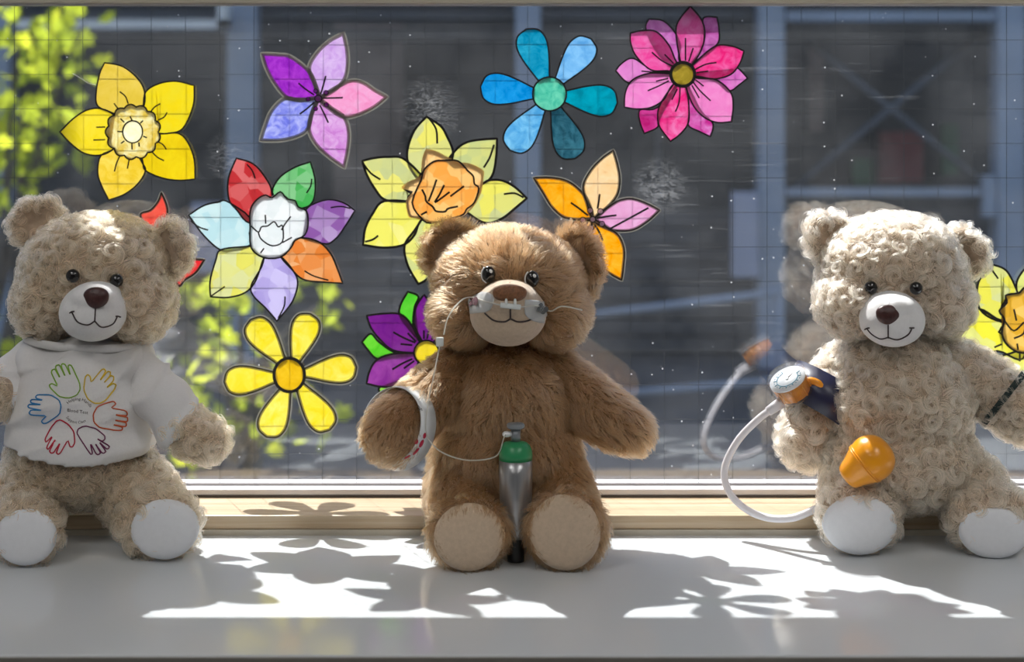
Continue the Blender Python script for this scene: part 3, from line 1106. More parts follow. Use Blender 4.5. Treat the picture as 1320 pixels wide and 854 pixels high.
for k in range(48):
    w = 2 * math.pi * k / 48
    c = P(112, 437, 1.455)
    ring.append(c + Vector((S(76, 1.448) * math.cos(w), 0.042 * math.sin(w), S(-5, 1.44) * math.cos(w) + 0.002 * math.sin(w))))
obj('neckband', tube_mesh(ring, 0.0042, 10, closed=True), M['shirt'], shirt)

INK = {k_: plain('ink_' + k_, srgb(*c), 0.7, 0.06, 200) for k_, c in dict(green=(126, 170, 40), yellow=(214, 180, 20), orange=(200, 84, 30), purple=(100, 20, 70), red=(190, 24, 55), blue=(20, 120, 180)).items()}
HANDS = dict(
    green=[(365, 360), (320, 350), (255, 285), (250, 265), (268, 255), (312, 275), (265, 180), (268, 158), (290, 148), (330, 220), (295, 140), (300, 122), (325, 118), (368, 210), (335, 125), (345, 110), (365, 115), (405, 200), (385, 130), (395, 118), (412, 125), (470, 250), (475, 300), (450, 340), (400, 360)],
    yellow=[(580, 400), (530, 370), (500, 300), (510, 210), (530, 188), (548, 205), (555, 248), (630, 155), (650, 148), (662, 165), (615, 240), (675, 165), (698, 170), (695, 195), (645, 255), (700, 195), (722, 205), (720, 235), (665, 290), (715, 255), (738, 262), (725, 300), (660, 380), (620, 400)],
    orange=[(720, 385), (738, 405), (700, 435), (810, 455), (820, 475), (815, 490), (725, 485), (820, 500), (822, 525), (815, 535), (720, 522), (810, 540), (812, 565), (800, 572), (710, 555), (785, 575), (780, 598), (740, 600), (620, 580), (575, 540), (570, 480), (600, 425), (660, 400)],
    purple=[(520, 568), (590, 585), (655, 640), (655, 665), (635, 680), (595, 660), (690, 715), (680, 735), (665, 735), (610, 680), (665, 755), (645, 768), (630, 760), (580, 690), (625, 765), (605, 778), (590, 770), (548, 690), (565, 770), (550, 775), (480, 670), (450, 620), (460, 590), (490, 572)],
    red=[(330, 520), (390, 555), (430, 610), (435, 690), (420, 720), (400, 720), (385, 670), (330, 765), (315, 775), (300, 765), (330, 685), (280, 765), (260, 765), (250, 750), (300, 660), (240, 740), (228, 725), (275, 640), (225, 690), (217, 665), (260, 580), (300, 530)],
    blue=[(335, 420), (325, 480), (230, 545), (205, 548), (190, 530), (230, 490), (115, 485), (100, 470), (115, 450), (200, 450), (100, 435), (92, 420), (105, 408), (195, 412), (115, 398), (112, 380), (125, 372), (205, 378), (155, 365), (150, 350), (165, 338), (260, 338), (320, 375)])
for k_, pts in HANDS.items():
    cp = []
    n = len(pts)
    for i in range(n):                                        # lightly rounded polyline
        a, b_ = Vector((*pts[i], 0)), Vector((*pts[(i + 1) % n], 0))
        for s in (0.15, 0.5, 0.85):
            cp.append(a.lerp(b_, s))
    out = []
    for q in cp:
        l, nn = hit(shirt_bvh, 20 + q.x / 5.694, 450 + q.y / 5.694)
        if l is not None:
            out.append(l + (nn if nn.y < 0 else -nn) * 0.0004)
    obj('hand_print', tube_mesh(out, 0.00062, 6, closed=True), INK[k_], shirt, label=k_ + ' outlined hand print')


def letters(txt, place, m, parent, size=1.0, bvh=None, name='lettering', lift=0.0005):
    """flat letters laid on a surface: place(u, v) gives the pixel for text coordinates"""
    cu = bpy.data.curves.new('txt', 'FONT')
    cu.body = txt
    cu.align_x = 'CENTER'
    cu.size = size
    cu.resolution_u = 2
    o = bpy.data.objects.new('txt', cu)
    COL.objects.link(o)
    dg = bpy.context.evaluated_depsgraph_get()
    me = bpy.data.meshes.new_from_object(o.evaluated_get(dg))
    bpy.data.objects.remove(o)
    for v in me.vertices:
        x, y = place(v.co.x, v.co.y)
        l, nn = hit(bvh, x, y)
        if l is None:
            l, nn = P(x, y, 1.38), Vector((0, -1, 0))
        v.co = l + (nn if nn.y < 0 else -nn) * lift
    return obj(name, me, m, parent, smooth=False)


def arc_place(cx, cy, r, a0, up=True):
    def f(u, v):
        if up:
            a = math.radians(a0) + u / r
            return cx + (r + v) * math.sin(a), cy - (r + v) * math.cos(a)
        a = math.radians(a0) + u / r
        return cx + (r - v) * math.sin(a), cy + (r - v) * math.cos(a)
    return f


# text coordinates are in pixels
letters('Helping Hands', arc_place(100.5, 534, 17.5, 8), M['thread'], shirt, 5.6, shirt_bvh)
letters('Blood Test', lambda u, v: (100 + u, 532.5 - v + u * 0.14), M['thread'], shirt, 6.0, shirt_bvh)
letters('Support Class', arc_place(100.5, 528, 18.5, -11, False), M['thread'], shirt, 5.2, shirt_bvh)

# ------------------------------------------------------------------ things the bears carry
M['steel_tank'] = plain('brushed_steel', (0.36, 0.36, 0.37, 1), 0.32, 0.12, 6, metal=0.75, stretch=(60, 60, 1))
M['tank_green'] = plain('tank_green', (0.02, 0.24, 0.09, 1), 0.35, 0.06, 20)
M['valve'] = plain('grey_valve', (0.22, 0.24, 0.26, 1), 0.4, 0.08, 30, metal=0.3)
M['black_pl'] = plain('black_plastic', (0.01, 0.01, 0.01, 1), 0.4, 0.1)
td = 1.372
tb_ = P(662, 704, td); tb_.z = SZ
tt = thing('oxygen_tank', 'small toy oxygen tank with green shoulder between the brown bear\'s legs', 'gas tank', tuple(tb_))
zb = lambda y: P(662, y, td).z
tr_ = S(21.5, td)
ax = Vector((0, 0.05, 1))
low = Vector((tb_.x + 0.002, td - 0.004, SZ))
hgt = lambda y: (zb(y) - SZ)
obj('tank_body', lathe_mesh([(tr_ * .70, hgt(692)), (tr_ * .80, hgt(684)), (tr_ * .93, hgt(655)), (tr_ * .985, hgt(632)), (tr_, hgt(612)), (tr_, hgt(592))], low, ax), M['steel_tank'], tt)
prof = [(tr_ * 1.005, hgt(593)), (tr_ * 1.005, hgt(586)), (tr_ * .97, hgt(581)), (tr_ * .86, hgt(575)), (tr_ * .66, hgt(571)), (tr_ * .3, hgt(569.5)), (0.0005, hgt(569))]
obj('tank_shoulder', lathe_mesh(prof, low, ax), M['tank_green'], tt)
vo_ = obj('valve_stem', lathe_mesh([(tr_ * .29, hgt(571)), (tr_ * .29, hgt(553))], low, ax), M['valve'], tt)
obj('valve_knob', lathe_mesh([(tr_ * .40, hgt(553.5)), (tr_ * .52, hgt(552)), (tr_ * .54, hgt(548.5)), (tr_ * .48, hgt(546.5)), (0.0005, hgt(546))], low, ax), M['valve'], tt)
ny_ = low + ax.normalized() * hgt(560)
obj('valve_spout', lathe_mesh([(0.0022, 0.004), (0.0030, 0.008), (0.0026, 0.011), (0.0012, 0.0125)], ny_, (-1, -0.2, 0)), M['eye_white'], tt)
obj('tank_base', lathe_mesh([(tr_ * .5, 0.0005), (tr_ * .52, 0.004), (tr_ * .5, hgt(690)), (tr_ * .56, hgt(688))], low, ax), M['black_pl'], tt)

# wristband on the brown bear
M['band'] = plain('white_vinyl', (0.66, 0.68, 0.70, 1), 0.22, 0.03, 30)
M['redink'] = plain('red_ink', (0.48, 0.012, 0.05, 1), 0.5, 0.1)
wb = thing('wristband', 'white paper wristband with red print on the brown bear\'s paw', 'wristband', tuple(P(525, 545, 1.38)))


def cuff_mesh(c, axis, r0, r1, half, seg=56, thick=0.0008, squash=1.0):
    axis = Vector(axis).normalized()
    q = axis.to_track_quat('Z', 'Y').to_matrix()
    verts, faces = [], []
    prof_ = [(r0, -half), (r1, half), (r1 - thick, half), (r0 - thick, -half)]
    for k in range(seg):
        w = 2 * math.pi * k / seg
        for (r, h) in prof_:
            verts.append(Vector(c) + q @ Vector((r * math.cos(w), r * squash * math.sin(w), h)))
    for k in range(seg):
        for j in range(4):
            a, b_ = k * 4, ((k + 1) % seg) * 4
            faces.append((a + j, a + (j + 1) % 4, b_ + (j + 1) % 4, b_ + j))
    return pydata(verts, faces)


pa, pb = P(560, 508, 1.425), P(506, 558, 1.375)
wc = P(511, 550, 1.384)
bmh = cuff_mesh(wc, Vector((0.55, 0.76, -0.30)), S(49, 1.39), S(55, 1.39), 0.0085)
obj('band', bmh, M['band'], wb)
wbv = bvh_of(bmh)
for (x, y, rx, ry, ang) in ((537, 570, 3.4, 3.0, 30), (530, 579, 4.5, 2.6, 40), (543, 572, 5.5, 2.8, 60), (536, 582, 6.0, 2.4, 45), (547, 562, 3.8, 2.6, 65), (525, 589, 4.5, 1.8, 30)):
    pts = []
    l0, n0 = hit(wbv, x, y)
    if l0 is None:
        l0, n0 = P(x, y, 1.36), Vector((0, -1, 0))
    n0 = n0 if n0.y < 0 else -n0
    aa = math.radians(ang)
    e1 = Vector((math.cos(aa), 0, math.sin(aa))); e1 = (e1 - n0 * e1.dot(n0)).normalized(); e2 = n0.cross(e1)
    vs_ = [l0 + n0 * 0.0012] + [l0 + n0 * 0.0005 + e1 * S(rx, 1.38) * math.cos(w) + e2 * S(ry, 1.38) * math.sin(w) for w in [2 * math.pi * k / 16 for k in range(16)]]
    obj('red_mark', pydata(vs_, [(0, 1 + k, 1 + (k + 1) % 16) for k in range(16)]), M['redink'], wb)
for pts in ([(526, 516), (530, 520), (528, 522)], [(532, 522), (535, 520), (536, 524), (533, 525)], [(537, 526), (539, 523), (541, 527), (538, 528)], [(541, 529), (543, 527), (544, 530)]):
    o_ = []
    for q in catmull([Vector((x, y, 0)) for x, y in pts], 4):
        l, nn = hit(wbv, q.x, q.y)
        if l is not None:
            o_.append(l + (nn if nn.y < 0 else -nn) * 0.0002)
    if len(o_) > 2:
        obj('pen_stroke', tube_mesh(o_, 0.0003, 6), M['thread'], wb)

# nasal tube with its tapes
M['tape'] = clear_plastic('clear_tape', (0.95, 0.97, 0.98, 1), 0.10, 0.55, (0.85, 0.88, 0.90, 1), 0.12)
M['tube_clear'] = clear_plastic('thin_tube', (0.9, 0.9, 0.88, 1), 0.08, 0.6, (0.85, 0.84, 0.8, 1), 0.1)
M['milky'] = plain('milky_plastic', (0.72, 0.76, 0.75, 1), 0.25, 0.02)
nc = thing('nasal_tube', 'thin clear nasal tube taped across the brown bear\'s muzzle', 'medical tube', tuple(P(656, 398, 1.345)))
mzb, hdb = MID['muzzle_bvh'], MID['head_bvh']


def face_pt(x, y, lift):
    l, n = hit(mzb, x, y)
    l2, n2 = hit(hdb, x, y)
    if l is None or (l2 is not None and l2.y < l.y):
        l, n = l2, n2
        lift = lift + 0.004
    n = n if n.y < 0 else -n
    return l + n * lift


a_, b_ = face_pt(646, 393, 0.003), face_pt(669, 395, 0.003)
obj('prong_bar', tube_mesh([a_, a_.lerp(b_, .5) + Vector((0, -.0006, 0)), b_], 0.0025, 12), M['milky'], nc)
for x in (653, 663):
    p_ = face_pt(x, 393, 0.003)
    obj('prong', tube_mesh([p_, p_ + Vector((0, 0.001, 0.0035)), p_ + Vector((0, 0.003, 0.0055))], [0.0014, 0.0014, 0.0011], 8), M['milky'], nc)


def tape(outline, lift=0.0012):
    cp = [Vector((x, y, 0)) for x, y in outline]
    cen = sum(cp, Vector()) / len(cp)
    rings, verts, faces = 7, [], []
    n = len(cp)
    verts.append(face_pt(cen.x, cen.y, lift))
    for i in range(1, rings + 1):
        for q in cp:
            r_ = cen.lerp(q, i / rings)
            verts.append(face_pt(r_.x, r_.y, lift))
    for k in range(n):
        faces.append((0, 1 + k, 1 + (k + 1) % n))
    for i in range(rings - 1):
        for k in range(n):
            a0, b0 = 1 + i * n, 1 + (i + 1) * n
            faces.append((a0 + k, b0 + k, b0 + (k + 1) % n, a0 + (k + 1) % n))
    me = pydata(verts, faces)
    return me


t1 = obj('tape', tape(catmull([Vector((x, y, 0)) for x, y in [(604, 388), (612, 381), (622, 377), (634, 380), (638, 386), (636, 396), (628, 404), (616, 405), (606, 405), (603, 396)]], 3, True) and
               [(604, 388), (608, 384), (614, 380), (622, 377), (630, 378), (636, 381), (638, 386), (636, 394), (632, 400), (626, 403), (616, 404), (607, 405), (604, 400), (603, 394)]), M['tape'], nc)
t2 = obj('tape', tape([(676, 387), (684, 387), (692, 388), (701, 389), (704, 396), (704, 406), (702, 418), (694, 416), (686, 414), (680, 410), (676, 405), (675, 396)]), M['tape'], nc)
for s_ in (t1, t2):
    md_ = s_.modifiers.new('thick', 'SOLIDIFY'); md_.thickness = 0.0003; md_.offset = 1
M['bfly'] = plain('butterfly_ink', (0.08, 0.025, 0.035, 1), 0.6, 0.4, 300)
M['bfly2'] = plain('butterfly_ink_grey', (0.07, 0.075, 0.07, 1), 0.6, 0.4, 300)
for (cx, cy, par, mt, ang) in ((613, 390, t1, 'bfly', 0), (695.5, 399, t2, 'bfly2', 35)):
    for (ux, uy, rx, ry) in ((-4, -1.5, 3.2, 3.6), (4, -1.5, 3.2, 3.6), (-3.2, 3.2, 2.4, 2.4), (3.2, 3.2, 2.4, 2.4), (0, 0.5, 0.8, 4.5)):
        ca, sa = math.cos(math.radians(ang)), math.sin(math.radians(ang))
        x, y = cx + ux * ca - uy * sa, cy + ux * sa + uy * ca
        n = 12
        vs_ = []
        for k in range(n):
            w = 2 * math.pi * k / n
            dx, dy = rx * math.cos(w), ry * math.sin(w)
            vs_.append(face_pt(x + dx * ca - dy * sa, y + dx * sa + dy * ca, 0.0032))
        vs_.append(face_pt(x, y, 0.0033))
        obj('butterfly_wing' if rx > 1 else 'butterfly_body', pydata(vs_, [(k, (k + 1) % n, n) for k in range(n)]), M[mt], par)
obj('cheek_tube', tube_mesh(catmull([face_pt(646, 393, .003), face_pt(630, 389, .003), face_pt(612, 386, .003), face_pt(596, 392, .004), face_pt(584, 408, .005), P(572, 432, 1.40)], 5), 0.0007, 8), M['tube_clear'], nc)
obj('cheek_tube', tube_mesh(catmull([face_pt(669, 395, .003), face_pt(688, 394, .003), face_pt(704, 402, .004), face_pt(722, 398, .005), face_pt(742, 402, .005)], 5), 0.0007, 8), M['tube_clear'], nc)
c_ = P(567, 441, 1.398)
bm = bmesh.new(); box_bm(bm, c_.x - .0036, c_.x + .0036, c_.y - .003, c_.y + .003, c_.z - .0042, c_.z + .0042, 0.001)
obj('tube_clip', to_mesh(bm), M['milky'], nc)
obj('hanging_tube', tube_mesh(catmull([P(567, 444, 1.396), P(561, 475, 1.385), P(552, 520, 1.365), P(549, 555, 1.36), P(560, 576, 1.36), P(582, 589, 1.365), P(610, 594, 1.368), P(640, 588, 1.366), P(649, 566, 1.366), P(652, 560.5, 1.37)], 6), 0.00062, 8), M['tube_clear'], nc)

# toy blood pressure set
M['navy'] = plain('navy_vinyl', (0.018, 0.020, 0.055, 1), 0.32, 0.15, 40)
M['orange'] = plain('orange_rubber', (0.86, 0.33, 0.008, 1), 0.30, 0.03, 20, coat=0.2)
M['amber'] = plain('amber_plastic', (0.78, 0.30, 0.02, 1), 0.25, 0.08, 40)
M['clear'] = clear_plastic('clear_shell', (0.93, 0.92, 0.92, 1), 0.07, 0.04)
M['dial'] = plain('dial_card', (0.68, 0.72, 0.75, 1), 0.4, 0.02)
M['teal'] = plain('dial_ink', (0.03, 0.22, 0.32, 1), 0.5, 0.05)
M['white_tube'] = plain('white_tube', (0.72, 0.70, 0.73, 1), 0.28, 0.02)
bp = thing('toy_blood_pressure_monitor', 'toy blood pressure set with dial, white tube and orange bulb on the cream bear', 'toy monitor', tuple(P(1015, 490, 1.458)))
aa_, bb_ = P(1092, 470, 1.480), P(1036, 566, 1.478)
obj('cuff', cuff_mesh(P(1061, 513, 1.474), P(1092, 472, 1.470) - P(1040, 566, 1.455), S(53, 1.472), S(51, 1.472), 0.019, thick=0.0016), M['navy'], bp)
gn = Vector((-0.474, -0.329, 0.817)).normalized()
gc = P(1014, 487, 1.440)
gr = S(26.5, 1.440)
case = obj('gauge_case', lathe_mesh([(gr * .90, -0.021), (gr * .96, -0.018), (gr * .97, -0.004), (gr, -0.002), (gr, 0.0020), (gr * .96, 0.0034), (0.0004, 0.0036)], gc, gn, 48), M['clear'], bp)
obj('gauge_core', lathe_mesh([(gr * .80, -0.0195), (gr * .80, -0.0035)], gc, gn, 40), M['amber'], bp)
for k in range(8):
    w = k * math.pi / 4
    q = gn.to_track_quat('Z', 'Y').to_matrix()
    p0 = gc + q @ Vector((gr * .84 * math.cos(w), gr * .84 * math.sin(w), -0.019))
    p1 = gc + q @ Vector((gr * .84 * math.cos(w), gr * .84 * math.sin(w), -0.004))
    obj('gauge_rib', tube_mesh([p0, p1], 0.0012, 6), M['amber'], bp)
dial = obj('gauge_dial', lathe_mesh([(gr * .93, -0.0030), (gr * .93, -0.0016)], gc, gn, 48), M['dial'], bp)
q = gn.to_track_quat('Z', 'Y').to_matrix()


def on_dial(a, r, h=-0.0014):
    return gc + q @ Vector((gr * r * math.cos(a), gr * r * math.sin(a), h))


down = q.transposed() @ Vector((0.25, 0, -1))
da = math.atan2(down.y, down.x)
obj('scale_arc', tube_mesh([on_dial(da + math.radians(w), .55) for w in range(-135, 136, 9)], 0.00045, 6), M['teal'], dial)
for w in range(-135, 136, 30):
    obj('tick', tube_mesh([on_dial(da + math.radians(w), .55), on_dial(da + math.radians(w), .72 if w % 60 else .82)], 0.00045, 6), M['teal'], dial)
for w in range(-120, 121, 30):
    a = da + math.radians(w)
    obj('scale_mark', tube_mesh([on_dial(a - .05, .68), on_dial(a + .05, .70)], 0.00032, 6), M['teal'], dial)
obj('pointer', tube_mesh([on_dial(da + 2.9, .05), on_dial(da + 2.75, .42)], [0.0006, 0.0002], 6), M['thread'], dial)
obj('pointer_hub', lathe_mesh([(gr * .09, -0.0016), (gr * .08, -0.0010), (0.0003, -0.0008)], gc, gn, 16), M['dial'], dial)
# loop that links the case and the cuff
lc = P(1046, 500, 1.450)
loop = [lc + Vector((S(17, 1.448) * math.cos(w) * .9 + S(4, 1.448) * math.sin(w), -0.004 * math.cos(w) - .003, S(-6, 1.448) * math.cos(w) + S(8, 1.448) * math.sin(w))) for w in [2 * math.pi * k / 28 for k in range(28)]]
obj('link_loop', tube_mesh(loop, 0.0022, 10, closed=True), M['clear'], bp)
pl = catmull([P(1030, 493, 1.452), P(1046, 491, 1.444), P(1058, 497, 1.442), P(1063, 508, 1.445), P(1054, 513, 1.448), P(1044, 509, 1.452)], 5)
obj('link_strap', tube_mesh(pl, 0.0036, 10), M['amber'], bp)
# connector and tube
obj('tube_connector', tube_mesh([P(1012, 516, 1.444), P(1003, 522, 1.442), P(990, 531, 1.440)], [0.0056, 0.0054, 0.0046], 16), M['white_tube'], bp)
obj('tube', tube_mesh(catmull([P(1000, 524, 1.441), P(976, 542, 1.450), P(950, 570, 1.460), P(934, 605, 1.462), P(940, 635, 1.452), P(962, 657, 1.438), P(990, 668, 1.424), P(1022, 668, 1.414), P(1048, 658, 1.412), P(1068, 648, 1.418), P(1085, 634, 1.412), P(1093, 618, 1.388)], 6), 0.0036, 14), M['white_tube'], bp)
# bulb: pear lying on the foot, neck to the lower left
bc = P(1124, 591, 1.378)
axis = Vector((0.74, -0.12, 0.64)).normalized()
R0 = S(29.5, 1.378)
prof = [(0.0035, -1.52 * R0), (0.30 * R0, -1.50 * R0), (.54 * R0, -1.38 * R0), (.66 * R0, -1.05 * R0), (.80 * R0, -0.72 * R0), (.94 * R0, -0.38 * R0), (1.0 * R0, 0.0),
        (.97 * R0, .25 * R0), (.88 * R0, .48 * R0), (.72 * R0, .68 * R0), (.5 * R0, .83 * R0), (.25 * R0, .91 * R0), (0.0004, .93 * R0)]
pp = catmull([Vector((r, h, 0)) for r, h in prof], 4)
bulb = obj('bulb', lathe_mesh([(max(v.x, 0.0003), v.y) for v in pp], bc - axis * 0.0, axis, 48), M['orange'], bp)
qb = axis.to_track_quat('Z', 'Y').to_matrix()
for (h, r) in ((-0.36, 0.95), (-0.46, 0.925)):
    obj('bulb_ridge', tube_mesh([bc + qb @ Vector((R0 * r * math.cos(w), R0 * r * math.sin(w), R0 * h)) for w in [2 * math.pi * k / 40 for k in range(40)]], 0.0008, 6, closed=True), M['orange'], bulb)

# dark elastic band on the cream bear's other arm
eb = thing('elastic_band', 'thin dark elastic band around the cream bear\'s upper arm', 'band', tuple(P(1290, 512, 1.42)))
obj('band', cuff_mesh(P(1294, 514, 1.45), P(1256, 488, 1.46) - P(1318, 536, 1.44), S(44, 1.45), S(44, 1.45), 0.003, thick=0.0014), plain('dark_elastic', (0.012, 0.022, 0.018, 1), 0.7, 0.2, 80), eb)

# ------------------------------------------------------------------ paper flowers on the pane
def smooth_petal(pts, n=5):
    """closed outline; the first point is a sharp tip"""
    p = [Vector((x, y, 0)) for x, y in pts]
    q = catmull(p + [p[0]], n)
    return q[:-1]


def round_petal(base, end, w, n=26):
    b_, e = Vector((*base, 0)), Vector((*end, 0))
    ax_ = e - b_
    L_ = ax_.length
    ax_.normalize()
    nn = Vector((-ax_.y, ax_.x, 0))
    out = []
    prof_ = [(0, .20), (.2, .44), (.4, .72), (.6, .94), (.75, 1.0), (.87, .88), (.95, .60), (1.0, .0)]
    cp = catmull([Vector((s * L_, r * w / 2, 0)) for s, r in prof_], 4)
    up = [b_ + ax_ * v.x + nn * max(v.y, 0) for v in cp]
    dn = [b_ + ax_ * v.x - nn * max(v.y, 0) for v in cp[:-1]]
    return list(reversed(up)) + dn


def ellipse(c, rx, ry=None, n=36, scal=0, amp=0.0):
    ry = ry or rx
    return [Vector((c[0] + rx * (1 + amp * abs(math.sin(scal * w / 2))) * math.cos(w), c[1] + ry * (1 + amp * abs(math.sin(scal * w / 2))) * math.sin(w), 0)) for w in [2 * math.pi * k / n for k in range(n)]]


def flower(name, label, ox, oy, sc, petals, discs, lines, edge=4.0, edge_mat='black', line_w=4.0, mat_scale=60, patchy=False, extra_dots=(), margin=None):
    """coordinates are in an enlargement: pixel = origin + coordinate / sc; petals: (outline, colour, colour2)"""
    def W(v, depth):
        return P(ox + v.x / sc, oy + v.y / sc, depth)
    allv = [W(v, GY) for o_, *_ in petals for v in o_]
    cen = sum(allv, Vector()) / len(allv)
    t = thing(name, label, 'paper flower', (cen.x, GY, cen.z), 'coloured flowers stuck on the window')
    lay = [GY - 0.0002]

    def slab(outline, m_, nm, parent, y1, y0):
        n = len(outline)
        bm = bmesh.new()
        fr = [bm.verts.new(W(v, GY) + Vector((0, y1 - GY, 0))) for v in outline]
        bk = [bm.verts.new(W(v, GY) + Vector((0, y0 - GY, 0))) for v in outline]
        f1 = bm.faces.new(fr); f2 = bm.faces.new(list(reversed(bk)))
        for k in range(n):
            bm.faces.new((fr[k], bk[k], bk[(k + 1) % n], fr[(k + 1) % n]))
        bmesh.ops.triangulate(bm, faces=[f1, f2])
        bmesh.ops.recalc_face_normals(bm, faces=bm.faces)
        return obj(nm, to_mesh(bm), m_, parent, smooth=False)

    def strip(line, w, m_, nm, parent, y1, y0, closed):
        n = len(line)
        verts, faces = [], []
        for k in range(n):
            a = line[(k - 1) % n] if (closed or k) else line[k]
            c = line[(k + 1) % n] if (closed or k < n - 1) else line[k]
            tdir = (c - a)
            if tdir.length < 1e-6:
                tdir = Vector((1, 0, 0))
            tdir.normalize()
            nn = Vector((-tdir.y, tdir.x, 0)) * (w / 2)
            for (side, yy) in ((1, y1), (-1, y1), (-1, y0), (1, y0)):
                verts.append(W(line[k] + nn * side, GY) + Vector((0, yy - GY, 0)))
        m = n if closed else n - 1
        for k in range(m):
            for j in range(4):
                a0, b0 = k * 4, ((k + 1) % n) * 4
                faces.append((a0 + j, a0 + (j + 1) % 4, b0 + (j + 1) % 4, b0 + j))
        if not closed:
            faces += [(3, 2, 1, 0), tuple((n - 1) * 4 + j for j in range(4))]
        return obj(nm, pydata(verts, faces), m_, parent, smooth=False)

    cache = {}

    def polar(outline):
        c = sum(outline, Vector()) / len(outline)
        a = np.array([math.atan2(v.y - c.y, v.x - c.x) for v in outline])
        r = np.array([(v - c).length for v in outline])
        i = np.argsort(a)
        return c, np.concatenate([a[i] - 2 * math.pi, a[i], a[i] + 2 * math.pi]), np.tile(r[i], 3)

    def ringed(outer, inner, m_, nm, parent, y1, y0):
        c, a, r = polar(inner)
        oc, oa, orr = polar(outer)
        N = 90
        vv, ff = [], []
        for k in range(N):
            w = 2 * math.pi * k / N - math.pi
            d = Vector((math.cos(w), math.sin(w), 0))
            pi = c + d * float(np.interp(w, a, r)) * 0.97
            po_ = oc + d * float(np.interp(w, oa, orr))
            for (q, yy) in ((po_, y1), (pi, y1), (pi, y0), (po_, y0)):
                vv.append(W(q, GY) + Vector((0, yy - GY, 0)))
        for k in range(N):
            for j in range(4):
                a0, b0 = k * 4, ((k + 1) % N) * 4
                ff.append((a0 + j, a0 + (j + 1) % 4, b0 + (j + 1) % 4, b0 + j))
        return obj(nm, pydata(vv, ff), m_, parent, smooth=False)

    if discs:
        c0, a0_, r0_ = polar(discs[0][0])
        new = []
        for (outline, c1, c2) in petals:
            o2 = []
            pdir = (sum(outline, Vector()) / len(outline) - c0).normalized()
            for v in outline:
                d = v - c0
                lim = float(np.interp(math.atan2(d.y, d.x), a0_, r0_)) * 0.95
                if d.length < lim:
                    d = d * 0.999 + pdir * (lim - d.length) * 0.9
                lim = float(np.interp(math.atan2(d.y, d.x), a0_, r0_)) * 0.95
                if d.length < lim:
                    d = (d.normalized() if d.length > 1e-6 else Vector((1, 0, 0))) * lim
                q_ = c0 + d
                if not o2 or (q_ - o2[-1]).length > 0.5:
                    o2.append(q_)
            new.append((o2, c1, c2))
        petals = new

    def pm(c1, c2, sc_=None, pt=None):
        key = (c1, c2, sc_, pt)
        if key not in cache:
            cache[key] = petal_mat(name + '_colour', c1, c2, sc_ or mat_scale, patchy=patchy if pt is None else pt)
        return cache[key]
    y = GY - 0.0001
    for (outline, c1, c2) in petals:
        po = slab(outline, pm(c1, c2), 'petal', t, y - 0.00025, y)
        if margin:
            strip(outline, margin, M['margin'], 'petal_margin', po, y - 0.00050, y - 0.00028, True)
        strip(outline, edge, M[edge_mat], 'petal_outline', po, y - 0.00062, y - 0.00030 if not margin else y - 0.00052, True)
        y -= 0.00022
    y -= 0.0006
    for di, (outline, c1, c2, ew) in enumerate(discs):
        mt_ = pm(c1, c2, 90, False if not patchy else None)
        if di + 1 < len(discs):
            do = ringed(outline, discs[di + 1][0], mt_, 'flower_centre', t, y - 0.0003, y)
        else:
            do = slab(outline, mt_, 'flower_centre', t, y - 0.0003, y)
        if ew:
            strip(outline, ew, M['black'], 'centre_outline', do, y - 0.0006, y - 0.0003, True)
        y -= 0.0006
    for ln in lines:
        strip(catmull([Vector((a, b_, 0)) for a, b_ in ln], 4), line_w, M['black'], 'pen_line', t, y - 0.0004, y - 0.0001, False)
    for (x, yy, r, c1) in extra_dots:
        do = slab(ellipse((x, yy), r, n=18), pm(c1, None), 'stamen_dot', t, y - 0.0008, y - 0.0005)
        strip(ellipse((x, yy), r, n=18), max(3.0, r * .35), M[edge_mat if edge_mat != 'margin' else 'black'], 'dot_outline', do, y - 0.0010, y - 0.0008, True)
    return t


SP = smooth_petal
Y1, Y2 = (240, 212, 10), (250, 228, 70)
flower('daffodil_cutout', 'bright yellow five-petal daffodil with scalloped centre stuck on the glass', 60, 60, 4.067, [
    (SP([(305, 85), (400, 105), (480, 170), (515, 240), (508, 320), (450, 400), (350, 350), (268, 310), (262, 230), (280, 140)]), (222, 190, 50), (235, 205, 80)),
    (SP([(775, 205), (770, 310), (715, 430), (640, 455), (590, 455), (470, 440), (505, 330), (520, 240), (590, 195), (680, 182)]), Y1, (235, 215, 30)),
    (SP([(780, 695), (775, 590), (740, 500), (690, 455), (600, 458), (470, 450), (505, 600), (520, 650), (610, 690), (700, 702)]), (225, 190, 5), Y1),
    (SP([(328, 805), (290, 730), (270, 660), (285, 575), (350, 540), (440, 470), (495, 595), (520, 650), (480, 720), (410, 775)]), (230, 190, 20), (250, 222, 90)),
    (SP([(72, 448), (140, 380), (210, 335), (280, 325), (350, 355), (440, 450), (350, 540), (280, 570), (200, 560), (130, 510)]), (240, 215, 15), (250, 225, 50))],
    [(ellipse((457, 448), 131, 131, 104, 13, 0.11), (225, 190, 60), (255, 250, 200), 8), (ellipse((455, 447), 52, 58), (255, 245, 180), (255, 255, 235), 7)],
    [[(265, 423), (312, 422)], [(250, 490), (312, 488)], [(360, 655), (372, 610), (388, 575)], [(428, 640), (437, 595)], [(555, 550), (585, 580), (620, 598)], [(590, 500), (615, 515), (632, 540)],
     [(550, 342), (570, 318), (600, 300)], [(590, 385), (620, 370), (636, 345)], [(388, 237), (418, 262), (432, 300)], [(358, 298), (382, 330)], [(452, 540), (452, 508)], [(490, 525), (488, 502)],
     [(395, 508), (412, 494)], [(375, 445), (400, 447)], [(392, 378), (412, 398)], [(442, 366), (452, 386)], [(510, 388), (496, 402)], [(530, 478), (510, 470)]], edge=8, line_w=7)

